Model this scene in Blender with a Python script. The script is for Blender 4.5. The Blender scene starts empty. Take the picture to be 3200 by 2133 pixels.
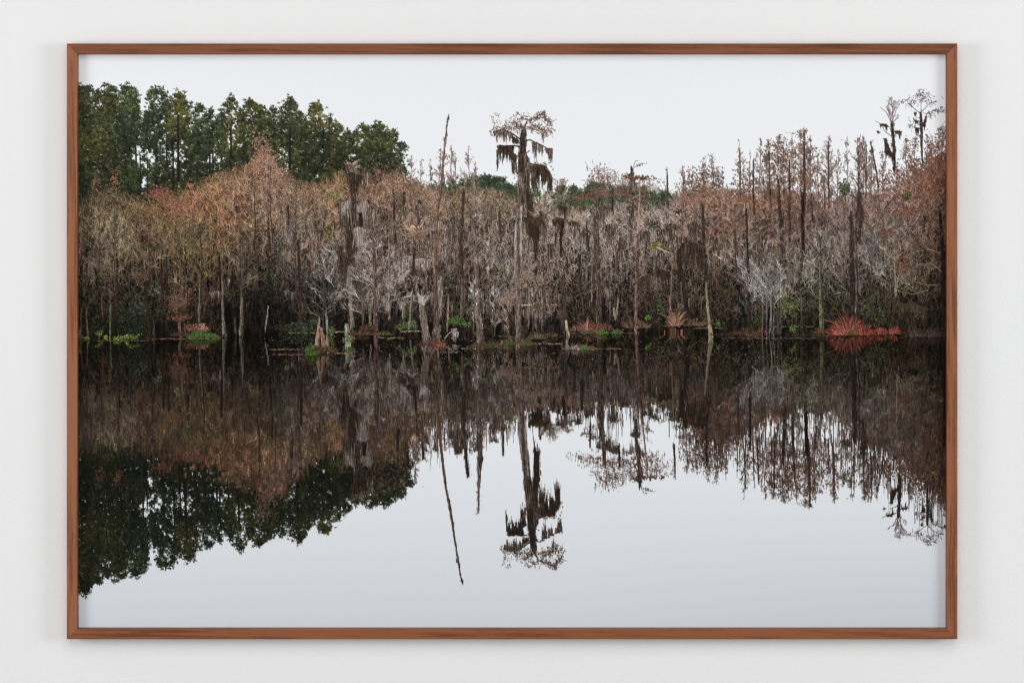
import bpy, bmesh, math
import numpy as np
from mathutils import Vector

# ------------------------------------------------------------------ camera, light, exposure
SC = bpy.context.scene
COL = SC.collection
MM = 0.0006                       # metres on the frame's face per picture unit (photograph is 3200 x 2133 units)
ZC = 1.50                         # height of the frame's centre
FACE_Y = -0.026                   # front face of the frame, measured out from the wall (wall at y = 0)
DIST = 5.0                        # camera to frame face
EYE_V = 262.0                     # the lens stands high: its axis meets the frame near the top rail
def px(u, v, y=FACE_Y):
    """point on the depth plane y that the photograph shows at (u, v)"""
    s = (DIST+(y-FACE_Y))/DIST
    return Vector(((u-1600)*MM*s, y, ZC+(1066.5-EYE_V)*MM-(v-EYE_V)*MM*s))
cam = bpy.data.cameras.new('camera'); camo = bpy.data.objects.new('camera', cam); COL.objects.link(camo)
camo.location = (0, FACE_Y-DIST, ZC+(1066.5-EYE_V)*MM)
camo.rotation_euler = (math.pi/2, 0, 0)
cam.sensor_width = 36; cam.lens = 36*DIST/(3200*MM)
cam.shift_y = -(1066.5-EYE_V)/3200
cam.clip_end = 100
SC.camera = camo
W = bpy.data.worlds.new('World'); SC.world = W; W.use_nodes = True
bg = W.node_tree.nodes['Background']; bg.inputs[0].default_value = (0.985, 0.99, 1.0, 1); bg.inputs[1].default_value = 0.245
def area(name, loc, target, sx, sy, power, color=(1, 1, 1)):
    d = bpy.data.lights.new(name, 'AREA'); d.shape = 'RECTANGLE'; d.size = sx; d.size_y = sy; d.energy = power; d.color = color
    o = bpy.data.objects.new(name, d); COL.objects.link(o); o.location = loc
    o.rotation_euler = (Vector(target)-Vector(loc)).to_track_quat('-Z', 'Y').to_euler()
    return o
# two studio strips, far out to either side, and one wash from overhead
area('lamp_side_left', (-5.2, -2.7, 2.0), (0, 0, 1.4), 1.9, 2.0, 142)
area('lamp_side_right', (5.2, -2.7, 2.0), (0, 0, 1.4), 1.9, 2.0, 142)
area('lamp_overhead', (0, -5.3, 5.4), (0, -4.2, 0), 6.0, 4.6, 186)
area('lamp_front', (0, -8.5, 2.6), (0, 0, 1.2), 6.0, 3.0, 118)
SC.view_settings.view_transform = 'Standard'; SC.view_settings.look = 'None'
SC.view_settings.exposure = 0.0; SC.view_settings.gamma = 1.0; SC.view_settings.use_curve_mapping = False
SC.render.engine = 'CYCLES'
SC.cycles.pixel_filter_type = 'BLACKMAN_HARRIS'; SC.cycles.filter_width = 1.15

# ------------------------------------------------------------------ helpers
def link(name, me, mat=None, parent=None):
    o = bpy.data.objects.new(name, me); COL.objects.link(o)
    if mat: me.materials.append(mat)
    if parent: o.parent = parent
    return o
def nodes(name):
    m = bpy.data.materials.new(name); m.use_nodes = True
    return m, m.node_tree.nodes, m.node_tree.links, m.node_tree.nodes['Principled BSDF']

# ------------------------------------------------------------------ wall
def wall_material():
    m, n, l, p = nodes('white_emulsion')
    p.inputs['Roughness'].default_value = 0.75; p.inputs['Specular IOR Level'].default_value = 0.2
    tc = n.new('ShaderNodeTexCoord')
    a = n.new('ShaderNodeTexNoise'); a.inputs['Scale'].default_value = 1.1; a.inputs['Detail'].default_value = 2
    l.new(tc.outputs['Object'], a.inputs['Vector'])
    r = n.new('ShaderNodeValToRGB'); r.color_ramp.elements[0].position = .3; r.color_ramp.elements[1].position = .7
    r.color_ramp.elements[0].color = (.800, .805, .806, 1); r.color_ramp.elements[1].color = (.818, .814, .812, 1)
    l.new(a.outputs['Fac'], r.inputs['Fac']); l.new(r.outputs['Color'], p.inputs['Base Color'])
    # roller stipple
    b1 = n.new('ShaderNodeTexNoise'); b1.inputs['Scale'].default_value = 230; b1.inputs['Detail'].default_value = 3; b1.inputs['Roughness'].default_value = .55
    b2 = n.new('ShaderNodeTexNoise'); b2.inputs['Scale'].default_value = 60; b2.inputs['Detail'].default_value = 2
    mp = n.new('ShaderNodeMapping'); mp.inputs['Scale'].default_value = (1, 1, 1.5); mp.inputs['Rotation'].default_value = (0, .5, 0)
    l.new(tc.outputs['Object'], mp.inputs['Vector']); l.new(mp.outputs['Vector'], b1.inputs['Vector']); l.new(mp.outputs['Vector'], b2.inputs['Vector'])
    ad = n.new('ShaderNodeMath'); ad.operation = 'MULTIPLY_ADD'; ad.inputs[1].default_value = .7
    l.new(b2.outputs['Fac'], ad.inputs[0]); l.new(b1.outputs['Fac'], ad.inputs[2])
    bp = n.new('ShaderNodeBump'); bp.inputs['Strength'].default_value = .33; bp.inputs['Distance'].default_value = .0012
    l.new(ad.outputs[0], bp.inputs['Height']); l.new(bp.outputs['Normal'], p.inputs['Normal'])
    return m
me = bpy.data.meshes.new('wall'); bm = bmesh.new()
bmesh.ops.create_cube(bm, size=1); bmesh.ops.scale(bm, vec=(7, .12, 5.0), verts=bm.verts); bmesh.ops.translate(bm, vec=(0, .06, 1.7), verts=bm.verts)
bm.to_mesh(me); bm.free()
wall = link('wall', me, wall_material()); wall['kind'] = 'structure'

# ------------------------------------------------------------------ walnut frame
def walnut(seed, rot=False, tone=1.0, warm=1.0):
    """grain runs along local X of the rail (or Z when rot)"""
    m, n, l, p = nodes('walnut')
    p.inputs['Roughness'].default_value = .5; p.inputs['Specular IOR Level'].default_value = .2
    tc = n.new('ShaderNodeTexCoord'); mp = n.new('ShaderNodeMapping')
    mp.inputs['Location'].default_value = (seed*1.7, seed*.9, seed*2.3)
    mp.inputs['Rotation'].default_value = (0, math.radians(-.9 if not rot else .5), 0)
    l.new(tc.outputs['Object'], mp.inputs['Vector'])
    def stretched(a, b, scale, detail, dist=0, rough=.5):
        q = n.new('ShaderNodeMapping'); q.inputs['Scale'].default_value = (b, a, a) if not rot else (a, a, b)
        l.new(mp.outputs['Vector'], q.inputs['Vector'])
        t = n.new('ShaderNodeTexNoise'); t.inputs['Scale'].default_value = scale; t.inputs['Detail'].default_value = detail
        t.inputs['Distortion'].default_value = dist; t.inputs['Roughness'].default_value = rough
        l.new(q.outputs['Vector'], t.inputs['Vector']); return t
    big = stretched(1, .035, 170, 3, .6)          # growth rings
    fine = stretched(1, .06, 900, 3)              # pores
    slow = stretched(.25, .05, 60, 2)             # tone wandering along the rail
    w = n.new('ShaderNodeMath'); w.operation = 'MULTIPLY_ADD'; w.inputs[1].default_value = .42
    l.new(fine.outputs['Fac'], w.inputs[0]); l.new(big.outputs['Fac'], w.inputs[2])
    w2 = n.new('ShaderNodeMath'); w2.operation = 'MULTIPLY_ADD'; w2.inputs[1].default_value = .45
    l.new(slow.outputs['Fac'], w2.inputs[0]); l.new(w.outputs[0], w2.inputs[2])
    r = n.new('ShaderNodeValToRGB'); e = r.color_ramp.elements
    def c(r_, g_, b_): return (r_*tone, g_*tone/warm**.5, b_*tone/warm, 1)
    e[0].position = .70; e[0].color = c(.135, .048, .022)
    e[1].position = 1.0; e[1].color = c(.27, .100, .046)
    k = e.new(.80); k.color = c(.165, .058, .026)
    k = e.new(.90); k.color = c(.225, .080, .036)
    l.new(w2.outputs[0], r.inputs['Fac']); l.new(r.outputs['Color'], p.inputs['Base Color'])
    bp = n.new('ShaderNodeBump'); bp.inputs['Strength'].default_value = .25; bp.inputs['Distance'].default_value = .0003
    l.new(fine.outputs['Fac'], bp.inputs['Height']); l.new(bp.outputs['Normal'], p.inputs['Normal'])
    return m
U0, U1, V0, V1 = 208.4, 2992.2, 136.5, 1995.8        # outside edge of the frame
u0, u1, v0, v1 = 241.3, 2959.3, 169.6, 1963.8        # inside edge of the face
PRINT_Y = FACE_Y+0.0122
frame = bpy.data.objects.new('framed_photograph', None); COL.objects.link(frame)
frame.empty_display_size = .1; frame.location = (0, 0, px(1600, V1).z)
frame['label'] = 'wide framed swamp photograph in a thin walnut frame on the white wall'
frame['category'] = 'framed picture'
def rail(name, outer, inner, mat, label):
    """mitred moulding between two outside corners and two inside corners, with a softened arris"""
    o0, o1 = [px(*c) for c in outer]; i0, i1 = [px(*c) for c in inner]
    ax = (o1-o0).normalized(); inn = Vector((0, 1, 0)).cross(ax)
    if (i0-o0).dot(inn) < 0: inn = -inn
    wd = (i0-o0).dot(inn); r = .0011; back = -.003-FACE_Y     # stands 3 mm off the wall
    prof = [(0, back), (0, r)]+[(r-r*math.cos(a), r-r*math.sin(a)) for a in (math.radians(30), math.radians(60))]+[(r, 0), (wd-r*.7, 0)]
    prof += [(wd-r*.7+r*.7*math.sin(a), r*.7-r*.7*math.cos(a)) for a in (math.radians(30), math.radians(60))]+[(wd, r*.7), (wd, back)]
    cen = (o0+o1)/2
    bm = bmesh.new(); rings = []
    for end in (0, 1):
        a = o0 if end == 0 else o1; sgn = 1 if end == 0 else -1
        mit = ((i0-o0) if end == 0 else (i1-o1)).dot(ax)/wd
        rings.append([bm.verts.new(a+inn*q+ax*(mit*q+sgn*.00008)+Vector((0, d, 0))-cen) for q, d in prof])
    k = len(prof)
    for i in range(k): bm.faces.new([rings[0][i], rings[0][(i+1) % k], rings[1][(i+1) % k], rings[1][i]])
    bm.faces.new(rings[0][::-1]); bm.faces.new(rings[1])
    bmesh.ops.recalc_face_normals(bm, faces=bm.faces)
    me = bpy.data.meshes.new(name); bm.to_mesh(me); bm.free()
    o = link(name, me, mat, frame); o.location = cen-frame.location
    return o
rail('frame_rail', [(U0, V0), (U1, V0)], [(u0, v0), (u1, v0)], walnut(1.0, False, .80, 1.12), '')
rail('frame_rail', [(U0, V1), (U1, V1)], [(u0, v1), (u1, v1)], walnut(5.3, False, .95, 1.12), '')
rail('frame_rail', [(U0, V0), (U0, V1)], [(u0, v0), (u0, v1)], walnut(9.1, True, 1.12, .95), '')
rail('frame_rail', [(U1, V0), (U1, V1)], [(u1, v0), (u1, v1)], walnut(13.7, True, 1.05, .97), '')
# backing board behind the sheet
me = bpy.data.meshes.new('backing_board'); bm = bmesh.new(); bmesh.ops.create_cube(bm, size=1)
bw = (u1-u0)*MM-.0006; bh = (v1-v0)*MM-.0006
bmesh.ops.scale(bm, vec=(bw, .006, bh), verts=bm.verts)
for v in bm.verts: v.co += Vector((0, PRINT_Y+.006, ZC+(1066.5-(v0+v1)/2)*MM))-frame.location
bm.to_mesh(me); bm.free()
bmat, n_, l_, p_ = nodes('grey_board'); p_.inputs['Base Color'].default_value = (.35, .34, .33, 1); p_.inputs['Roughness'].default_value = .8
link('backing_board', me, bmat, frame)
# ---------------------------------------------------------------- the print: a landscape drawn stroke by stroke
PX0, PY0, PW, PH = 236, 164, 2728, 1808        # area of the sheet, in picture units
SS = 1.5
def paint_print():
    rng = np.random.default_rng(7)
    U = rng.uniform; N = rng.normal
    CW, CH = int(PW*SS), int(PH*SS)
    A = np.array
    # ---- smooth value noise
    def noise(h, w, sx, sy, r=rng):
        gh, gw = int(h/sy)+3, int(w/sx)+3
        g = r.uniform(-1, 1, (gh, gw)).astype(np.float32)
        yy = np.arange(h, dtype=np.float32)/sy; xx = np.arange(w, dtype=np.float32)/sx
        yi = yy.astype(int); xi = xx.astype(int); fy = yy-yi; fx = xx-xi
        fy = fy*fy*(3-2*fy); fx = fx*fx*(3-2*fx)
        a = g[yi]*(1-fy)[:, None] + g[yi+1]*fy[:, None]
        return a[:, xi]*(1-fx) + a[:, xi+1]*fx
    def blur(a, k, ax):
        if k < 1: return a
        c = np.cumsum(np.concatenate([np.repeat(np.take(a, [0], ax), k+1, ax), a, np.repeat(np.take(a, [-1], ax), k, ax)], ax), axis=ax, dtype=np.float64)
        n = a.shape[ax]; w = 2*k+1
        return ((np.take(c, np.arange(w, w+n), ax) - np.take(c, np.arange(0, n), ax))/w).astype(np.float32)
    # ---- stroke collections: rows x0 y0 x1 y1 w0 w1 r g b
    def poly(x, y, ang, ln, curve, w0, w1, col, n=3):
        """curved tapering strokes; ang in radians, 0 = right, pi/2 = up"""
        x, y, ang, ln, curve, w0, w1 = np.broadcast_arrays(*[np.atleast_1d(A(v, float)) for v in (x, y, ang, ln, curve, w0, w1)])
        col = np.broadcast_to(A(col, float), (len(x), 3))
        out = []; px, py, a = x, y, ang; ends = [(px, py, a)]
        for i in range(n):
            qx = px+np.cos(a)*ln/n; qy = py-np.sin(a)*ln/n
            t0, t1 = i/n, (i+1)/n
            out.append(np.column_stack([px, py, qx, qy, w0+(w1-w0)*t0, w0+(w1-w0)*t1, col]))
            px, py = qx, qy; a = a+curve/n; ends.append((px, py, a))
        s = np.stack(out, 1).reshape(-1, 9)
        return s, ends
    def path(pts, w, col, wob=0.0):
        """one stroke along points; w list or pair of widths"""
        p = A(pts, float); n = len(p)
        ws = np.interp(np.linspace(0, 1, n), np.linspace(0, 1, len(w)), w)
        if wob: p = p+N(0, wob, p.shape)
        return np.column_stack([p[:-1], p[1:], ws[:-1], ws[1:], np.broadcast_to(A(col, float), (n-1, 3))])
    def raster(img, S, clip=None):
        if isinstance(S, list): S = np.concatenate(S)
        x0, y0, x1, y1 = [(S[:, i]-(PX0 if i % 2 == 0 else PY0))*SS for i in range(4)]
        w0 = S[:, 4]*SS; w1 = S[:, 5]*SS; c = np.clip(S[:, 6:9], 0, 255).astype(np.float32)
        B = 60000
        for b in range(0, len(S), B):
            sl = slice(b, b+B)
            X0, Y0, X1, Y1, W0, W1, C = x0[sl], y0[sl], x1[sl], y1[sl], w0[sl], w1[sl], c[sl]
            L = np.hypot(X1-X0, Y1-Y0); nl = np.maximum(1, np.ceil(L/0.75)).astype(int)
            wm = np.maximum(W0, W1); nw = np.maximum(1, np.ceil(wm/0.85)).astype(int)
            n = nl*nw; idx = np.repeat(np.arange(len(n)), n)
            k = np.arange(n.sum())-np.repeat(np.cumsum(n)-n, n)
            nli = nl[idx]; il = k % nli; iw = k//nli
            t = (il+0.5)/nli
            w = W0[idx]*(1-t)+W1[idx]*t
            o = ((iw+0.5)/nw[idx]-0.5)*w
            Li = np.maximum(L[idx], 1e-6)
            dx = (X1-X0)[idx]; dy = (Y1-Y0)[idx]
            X = X0[idx]+dx*t-dy/Li*o; Y = Y0[idx]+dy*t+dx/Li*o
            # strokes thinner than a dot are broken up in proportion
            keep = (X >= 0) & (X < CW) & (Y >= 0) & (Y < CH) & (rng.random(len(X)) < np.maximum(w, 0.3)*1.15)
            X = X[keep].astype(int); Y = Y[keep].astype(int)
            img[Y, X] = C[idx[keep]]
    def shuf(S, blk=1):
        n = len(S)//blk; return S.reshape(n, blk, 9)[rng.permutation(n)].reshape(-1, 9)
    # ---- colour fields
    GX = A([245, 450, 650, 850, 1050, 1250, 1450, 1650, 1850, 2050, 2250, 2450, 2650, 2850, 2955.])
    GY = A([500, 600, 700, 800, 900, 1000, 1050.])
    G = A([[[55,60,42],[70,65,48],[110,85,62],[135,105,88],[115,90,72],[125,100,85],[130,108,96],[120,105,95],[125,98,88],[125,100,92],[130,98,84],[115,85,70],[120,98,90],[110,78,66],[85,58,48]],
     [[65,62,48],[105,85,66],[125,95,74],[128,105,90],[115,92,74],[118,96,82],[122,104,92],[118,104,94],[120,104,98],[128,110,104],[124,96,84],[110,85,74],[112,94,88],[118,96,88],[80,58,50]],
     [[95,84,70],[92,80,62],[112,84,64],[100,88,76],[110,96,84],[108,94,86],[104,90,80],[112,100,92],[135,122,118],[122,110,108],[112,94,88],[95,80,74],[105,92,90],[108,94,88],[75,58,50]],
     [[82,72,64],[88,76,62],[84,70,56],[76,66,58],[100,90,84],[100,88,82],[88,76,70],[108,98,94],[118,108,104],[102,92,88],[84,72,66],[98,88,86],[100,90,86],[92,76,68],[65,50,44]],
     [[66,57,48],[66,58,50],[64,54,46],[52,46,42],[84,75,70],[84,74,68],[78,68,64],[102,90,82],[80,70,66],[78,68,62],[68,58,52],[84,76,72],[76,70,62],[74,66,56],[58,46,40]],
     [[40,36,28],[40,38,30],[48,40,33],[38,33,30],[52,46,40],[60,52,46],[60,54,46],[76,68,58],[54,46,40],[55,46,38],[56,48,42],[55,50,42],[48,44,36],[50,42,34],[44,38,32]],
     [[34,32,20],[36,34,24],[42,36,28],[32,28,24],[48,42,34],[52,44,38],[50,44,38],[60,52,42],[46,38,32],[46,38,32],[46,38,32],[45,40,32],[48,36,28],[48,38,32],[40,34,30]]], float)
    G[0:2,2:6]=G[0:2,2:6]*.82+A([112,96,84])*.18; G[:,:,2]-=2; G[:,:,1]-=.5; G[4]*=.93; G[5]*=.9
    G[1:5,6:12]+=A([0,.6,-2]); G[:3]*=.98
    RY = A([1080, 1200, 1350, 1450, 1550, 1700.])
    R_ = A([[[38,35,29],[42,37,32],[42,36,33],[40,35,32],[58,51,47],[60,52,47],[56,49,45],[68,60,54],[64,56,52],[58,51,47],[52,45,41],[60,54,50],[54,48,42],[56,48,42],[38,32,29]],
     [[52,46,42],[52,44,38],[48,40,36],[44,37,34],[62,54,50],[58,50,47],[54,47,44],[70,60,55],[70,62,58],[62,55,51],[56,47,44],[66,60,58],[60,54,50],[52,46,42],[40,34,32]],
     [[64,56,52],[56,50,42],[54,46,36],[58,48,38],[66,54,44],[68,54,46],[60,52,46],[60,52,46],[60,52,46],[60,52,46],[64,50,42],[58,48,44],[56,50,46],[58,50,46],[42,34,32]],
     [[38,40,28],[46,42,30],[72,52,40],[78,58,46],[66,54,42],[60,52,40],[56,48,42],[56,48,42],[56,48,42],[56,48,42],[58,46,40],[56,46,42],[58,50,46],[60,48,42],[50,40,36]],
     [[34,36,24],[32,36,24],[36,36,26],[70,52,42],[38,40,28],[36,38,28],[50,44,38],[50,44,38],[50,44,38],[50,44,38],[50,42,38],[50,42,38],[50,42,38],[56,40,34],[50,34,30]],
     [[30,33,22]]*15], float)
    def grid(x, y, gy=GY, g=G):
        i = np.clip(np.searchsorted(GX, x)-1, 0, len(GX)-2); j = np.clip(np.searchsorted(gy, y)-1, 0, len(gy)-2)
        fx = np.clip((x-GX[i])/(GX[i+1]-GX[i]), 0, 1)[..., None]; fy = np.clip((y-gy[j])/(gy[j+1]-gy[j]), 0, 1)[..., None]
        return (g[j, i]*(1-fx)+g[j, i+1]*fx)*(1-fy) + (g[j+1, i]*(1-fx)+g[j+1, i+1]*fx)*fy
    yy = (np.arange(CH)/SS+PY0)[:, None]+np.zeros((1, CW)); xx = (np.arange(CW)/SS+PX0)[None]+np.zeros((CH, 1))
    def fieldcol(gy=GY, g=G):
        # coarse evaluation, then stretched
        st = 8; ys = (np.arange(0, CH+st, st)/SS+PY0); xs = (np.arange(0, CW+st, st)/SS+PX0)
        X, Y = np.meshgrid(xs, ys); c = grid(X, Y, gy, g).astype(np.float32)
        c = np.repeat(np.repeat(c, st, 0), st, 1)[:CH, :CW]
        return c
    # ---- the items ---------------------------------------------------------
    def bare(x, top, base, spread, col, w=4.0, lean=0.0, n1=26, n2=7, n3=4, start=0.35, up=0.9, droop=0.0, shape=1.0, tw=0.9, var=0.25, trunkcol=None, forks=0):
        """leafless tree: trunk, limbs, branches, twigs; returns strokes and twig ends"""
        H = base-top; S = []
        col = A(col, float); tc = A(trunkcol, float) if trunkcol is not None else col*0.55
        m = 9; ts = np.linspace(0, 1, m)
        tx = x+lean*ts+np.cumsum(N(0, H*0.006, m)); ty = base-H*ts
        S.append(path(np.column_stack([tx, ty]), [w, w*0.8, w*0.55, w*0.2], tc))
        t = start+(1-start)*U(0, 1, n1)**0.9; t.sort()
        bx = np.interp(t, ts, tx); by = np.interp(t, ts, ty)
        sd = rng.choice([-1, 1], n1)
        u = (t-start)/(1-start)
        prof = (np.sin(np.pi*np.clip(0.25+0.75*u, 0, 1))**0.8)*shape+(1-shape)*(1-u)
        ln = spread*(0.55+0.6*U(0, 1, n1))*np.maximum(prof, 0.18)
        an = np.pi/2-sd*(up*(1-0.45*u)+N(0, .18, n1))
        cc = col*(1+N(0, var, (n1, 1)))
        s, e = poly(bx, by, an, ln, sd*(0.22-droop)+N(0, .12, n1), np.maximum(w*0.36*(1-0.6*u), .85), 0.7, cc*0.9, 4); S.append(s)
        def kids(e, ln, n, f, wd, c, nseg=3):
            k = len(ln); idx = np.repeat(np.arange(k), n); tt = U(0.25, 1, len(idx))
            xs = np.stack([q[0] for q in e]); ys = np.stack([q[1] for q in e]); as_ = np.stack([q[2] for q in e])
            m_ = len(e)-1; p = tt*m_; i = np.minimum(p.astype(int), m_-1); f_ = p-i
            X = xs[i, idx]*(1-f_)+xs[i+1, idx]*f_; Y = ys[i, idx]*(1-f_)+ys[i+1, idx]*f_
            an = as_[i, idx]+rng.choice([-1, 1], len(idx))*U(.25, .8, len(idx)); an = an+.18*(np.pi/2-an)
            l2 = ln[idx]*f*U(.5, 1.1, len(idx))
            c2 = (c[idx]*(1+N(0, var*.8, (len(idx), 1))))
            s, e2 = poly(X, Y, an, l2, N(0, .22, len(idx)), wd, wd*0.6, c2, nseg)
            return s, e2, l2, c2
        s, e2, l2, c2 = kids(e, ln, n2, 0.45, max(tw, w*0.14), cc); S.append(s)
        s, e3, l3, c3 = kids(e2, l2, n3, 0.55, tw*0.85, c2, 2); S.append(s)
        return S, (e3[-1][0], e3[-1][1]), (e[1], e[2], e[3])
    def leaves(x, y, col, size=3.2, n=None, jit=3, var=.22, elong=1.6):
        k = len(x) if n is None else n
        i = rng.integers(0, len(x), k)
        X = x[i]+N(0, jit, k); Y = y[i]+N(0, jit, k)
        col = A(col, float)
        if col.ndim == 2: col = col[rng.integers(0, len(col), k)]
        g = col.mean(-1, keepdims=True); col = g+(col-g)*.66
        s, _ = poly(X, Y, -np.pi/2+N(0, .6, k), size*elong*U(.6, 1.3, k), 0, size*U(.5, 1.2, k), size*.5, col*(1+N(0, var, (k, 1))), 1)
        return s
    def moss(x, y, ln, n, spread, cols, w=1.6, var=.2):
        """hanging strands from points x,y"""
        x = np.atleast_1d(A(x, float)); y = np.atleast_1d(A(y, float)); ln = np.broadcast_to(A(ln, float), x.shape)
        i = np.repeat(np.arange(len(x)), n); k = len(i)
        off = N(0, 1, k)*spread
        XX=x[i]+off; tong=.30+.75*np.clip(.5+.32*np.sin(XX*.62+ln[i]*.01)+.3*np.sin(XX*.27+2)+.15*np.sin(XX*1.3),0,1)
        L = ln[i]*np.exp(-0.5*(off/max(spread, .1))**2)*U(.35, 1.0, k)**.8*tong*1.25
        cols = A(cols, float); c = cols[rng.integers(0, len(cols), k)]*(1+N(0, var, (k, 1)))
        s, _ = poly(x[i]+off, y[i]+U(-3, 3, k), -np.pi/2+N(0, .035, k), L, N(0, .12, k), w*U(.6, 1.2, k), w*.22, c, 3)
        return shuf(s, 1)
    DK = [[50,40,33],[66,54,45],[40,32,27],[84,72,62],[57,46,38]]
    MID = [[105,92,84],[130,118,110],[88,76,68],[150,140,134],[110,98,92]]
    PALE = [[168,158,152],[140,128,122],[190,182,176],[118,106,98]]
    def tufts(x, y, size, col, n=12, var=.18):
        k = len(x); i = np.repeat(np.arange(k), n); m = len(i)
        a = np.pi/2+N(0, .95, m)
        c = (col*(1+N(0, var, (k, 1))))[i]*(1+N(0, .14, (m, 1)))
        up = (np.sin(a) > .6)[:, None]
        c = c*np.where(up, 1.18, .78)
        s, _ = poly(x[i]+N(0, 1, m)*size[i]*.32, y[i]+N(0, 1, m)*size[i]*.28, a, size[i]*U(.45, 1.0, m), 0, 1.6, .7, c, 1)
        return s
    items = []          # (strokes, base y, reflected base y, stretch of the reflection, reflected?)
    def add(S, yb=1052, yr=None, s=0.93, refl=True, k=0.035, top=True, dark=None):
        if isinstance(S, list): S = np.concatenate(S)
        items.append((S, yb, yb if yr is None else yr, s, refl, k, dark))
    # ---- pines, left
    gaps = [(438,430,8,110,.6),(447,330,9,36,.8),(513,430,10,70,.65),(450,500,36,34,.65),(540,500,32,38,.72),(452,575,10,24,.8),(668,497,34,22,.75),(725,410,12,48,.6),
            (300,330,22,18,.5),(690,540,26,12,.5),(560,470,22,40,.5),(880,480,14,26,.7),(600,370,16,36,.45),(1100,490,14,20,.7),(898,520,7,30,.6),(1000,478,10,7,.6),(720,440,14,30,.55),(425,480,14,26,.7),(515,545,16,14,.6),(1086,380,10,12,.6),(635,395,14,14,.45)]
    pines = [(232,268,38,1.0),(262,262,36,1.0),(305,280,34,1.0),(345,268,36,1.0),(398,270,36,1.0),(425,300,22,.9),(488,276,46,.95),(520,315,26,.8),(556,290,36,.95),(588,318,24,.8),(622,325,26,.8),(655,340,22,.85),
             (722,303,34,.95),(690,352,26,.9),(782,310,38,.95),(812,335,28,.9),(848,334,24,.85),(903,305,38,1.),(935,350,24,.9),(985,325,38,.9),(1028,365,22,.6),(1052,384,30,.9),(1085,405,20,.8),(1135,394,36,1.),(1182,387,40,1.),(1226,407,24,.9),(1248,445,16,.7)]
    X=[];Y=[];Z=[];C=[]; T=[]
    for (px, top, hw, dens) in pines:
        bot = 720 if px < 700 else (660 if px < 1000 else 610)
        n = int(hw*(bot-top)/62*dens*5.6)
        m = int((bot-top)/8.5); tb = (np.arange(m)+U(-.4, .4, m))/m; tb[0] = 0; tb = np.clip(tb, 0, 1); wb = hw*np.minimum(1.3, .42+1.5*tb**.6)
        bx_ = px+np.where(np.arange(m) % 2, 1, -1)*wb*U(.1, .95, m); by_ = top+9+(bot-top)*tb; bx_[0] = px
        rb = U(10, 19, m)*(.85+.4*np.minimum(1, tb*4)); j = rng.integers(0, m, n)
        al = rng.random(n) < .60
        x = np.where(al, bx_[j]+N(0, .62, n)*rb[j], px+N(0, .5, n)*np.interp(by_[j], by_, wb)); ny = np.where(al, by_[j]+N(0, .42, n)*rb[j], by_[j]+N(0, 9, n))
        X.append(x); Y.append(ny); Z.append(U(4.2, 9, n)); 
        hue = U(-1, 1)
        base = A([57+8*hue, 59+4*hue, 41-2*hue]); C.append(np.broadcast_to(base, (n, 3))*(1+N(0, .12, (n, 1))))
        # candles at the very top
        kt = rng.integers(3, 6); cx = px+U(-.6, .6, kt)*hw; s, _ = poly(cx, top+14+np.abs(cx-px)*.7+U(-3,3,kt), np.pi/2+N(0, .08, kt), U(10, 20, kt), 0, 3.4, 1.2, [50, 56, 46], 2); T.append(s)
        s = path([(px, top+50), (px+U(-4,4), top+120), (px+U(-6,6), 640)], [2, 4, 8], [40, 34, 30], .8); T.append(s)
    X=np.concatenate(X);Y=np.concatenate(Y);Z=np.concatenate(Z);C=np.concatenate(C)
    # wood behind the first row
    n=15000; bx=U(236,1240,n); sky=np.interp(bx,[236,430,440,450,600,700,740,900,1000,1060,1100,1200,1250],[300,315,345,320,350,380,350,350,370,420,440,430,490]); by=sky+25+(660-sky)*U(0,1,n)
    X=np.concatenate([bx,X]);Y=np.concatenate([by,Y]);Z=np.concatenate([U(4,9,n),Z]);C=np.concatenate([np.broadcast_to(A([40,45,33.]),(n,3))*(1+N(0,.12,(n,1))),C])
    pr=np.ones(len(X))
    for gx,gy,rx,ry,p in gaps:
        d=((X-gx)/rx)**2+((Y-gy)/ry)**2; pr*=1-p*1.12*np.exp(-np.maximum(d-.45,0)*1.2)
    cl = np.sin(X*.09+np.sin(Y*.05)*2)*np.sin(Y*.075+np.sin(X*.04)*2); cl2=np.sin(X*.021+2)*np.sin(Y*.026+X*.008)
    C=C*(1+.16*cl[:,None])*A([1,1,1])+(cl2[:,None]>.25)*A([9,9,1]); C=C*np.interp(Y,[280,400,560],[1.0,1.04,.80])[:,None]
    pr*=np.clip(.86+.22*cl,0,1)*np.interp(X,[236,430,460,1000,1150,1250],[.98,.95,.74,.8,.95,.9])
    kp=rng.random(len(X))<pr; X,Y,Z,C=X[kp],Y[kp],Z[kp],C[kp]
    o=np.argsort(Y+N(0,40,len(Y))); P=tufts(X[o],Y[o],Z[o],C[o],12)
    add([np.concatenate(T[1::2])], 1052, 1052, 'pine', k=.04)
    add([P], 1052, 1052, 'pine', k=.04); add([np.concatenate(T[0::2])], 1052, 1052, 'pine', k=.04)
    # a few straight trunks seen against the gaps
    for x0,x1,ya,yb,w in [(437,436,480,640,6),(458,460,470,600,3),(541,543,440,640,7),(556,560,370,560,8),(665,664,470,560,5),(720,718,400,520,5),(905,906,400,600,8),(1010,1008,400,520,4),(722,721,440,560,4)]:
        add([path([(x0,ya),(x0+1,(ya+yb)/2),(x1,yb)],[w*.6,w],[38,32,28],.6)],1052,1052,'pine',k=.04)
    # green band in the middle distance
    n=4200; bx=U(1330,2330,n); sky=np.interp(bx,[1330,1500,1520,1550,1600,1700,1800,1860,1900,1960,2050,2100,2330],[590,552,545,556,584,606,600,580,585,575,600,610,620])+N(0,6,n)+12*np.abs(np.sin(bx*.061+np.sin(bx*.023)*2))+7*np.sin(bx*.19); by=sky+U(0,1,n)*(800-sky)*.36
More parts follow.
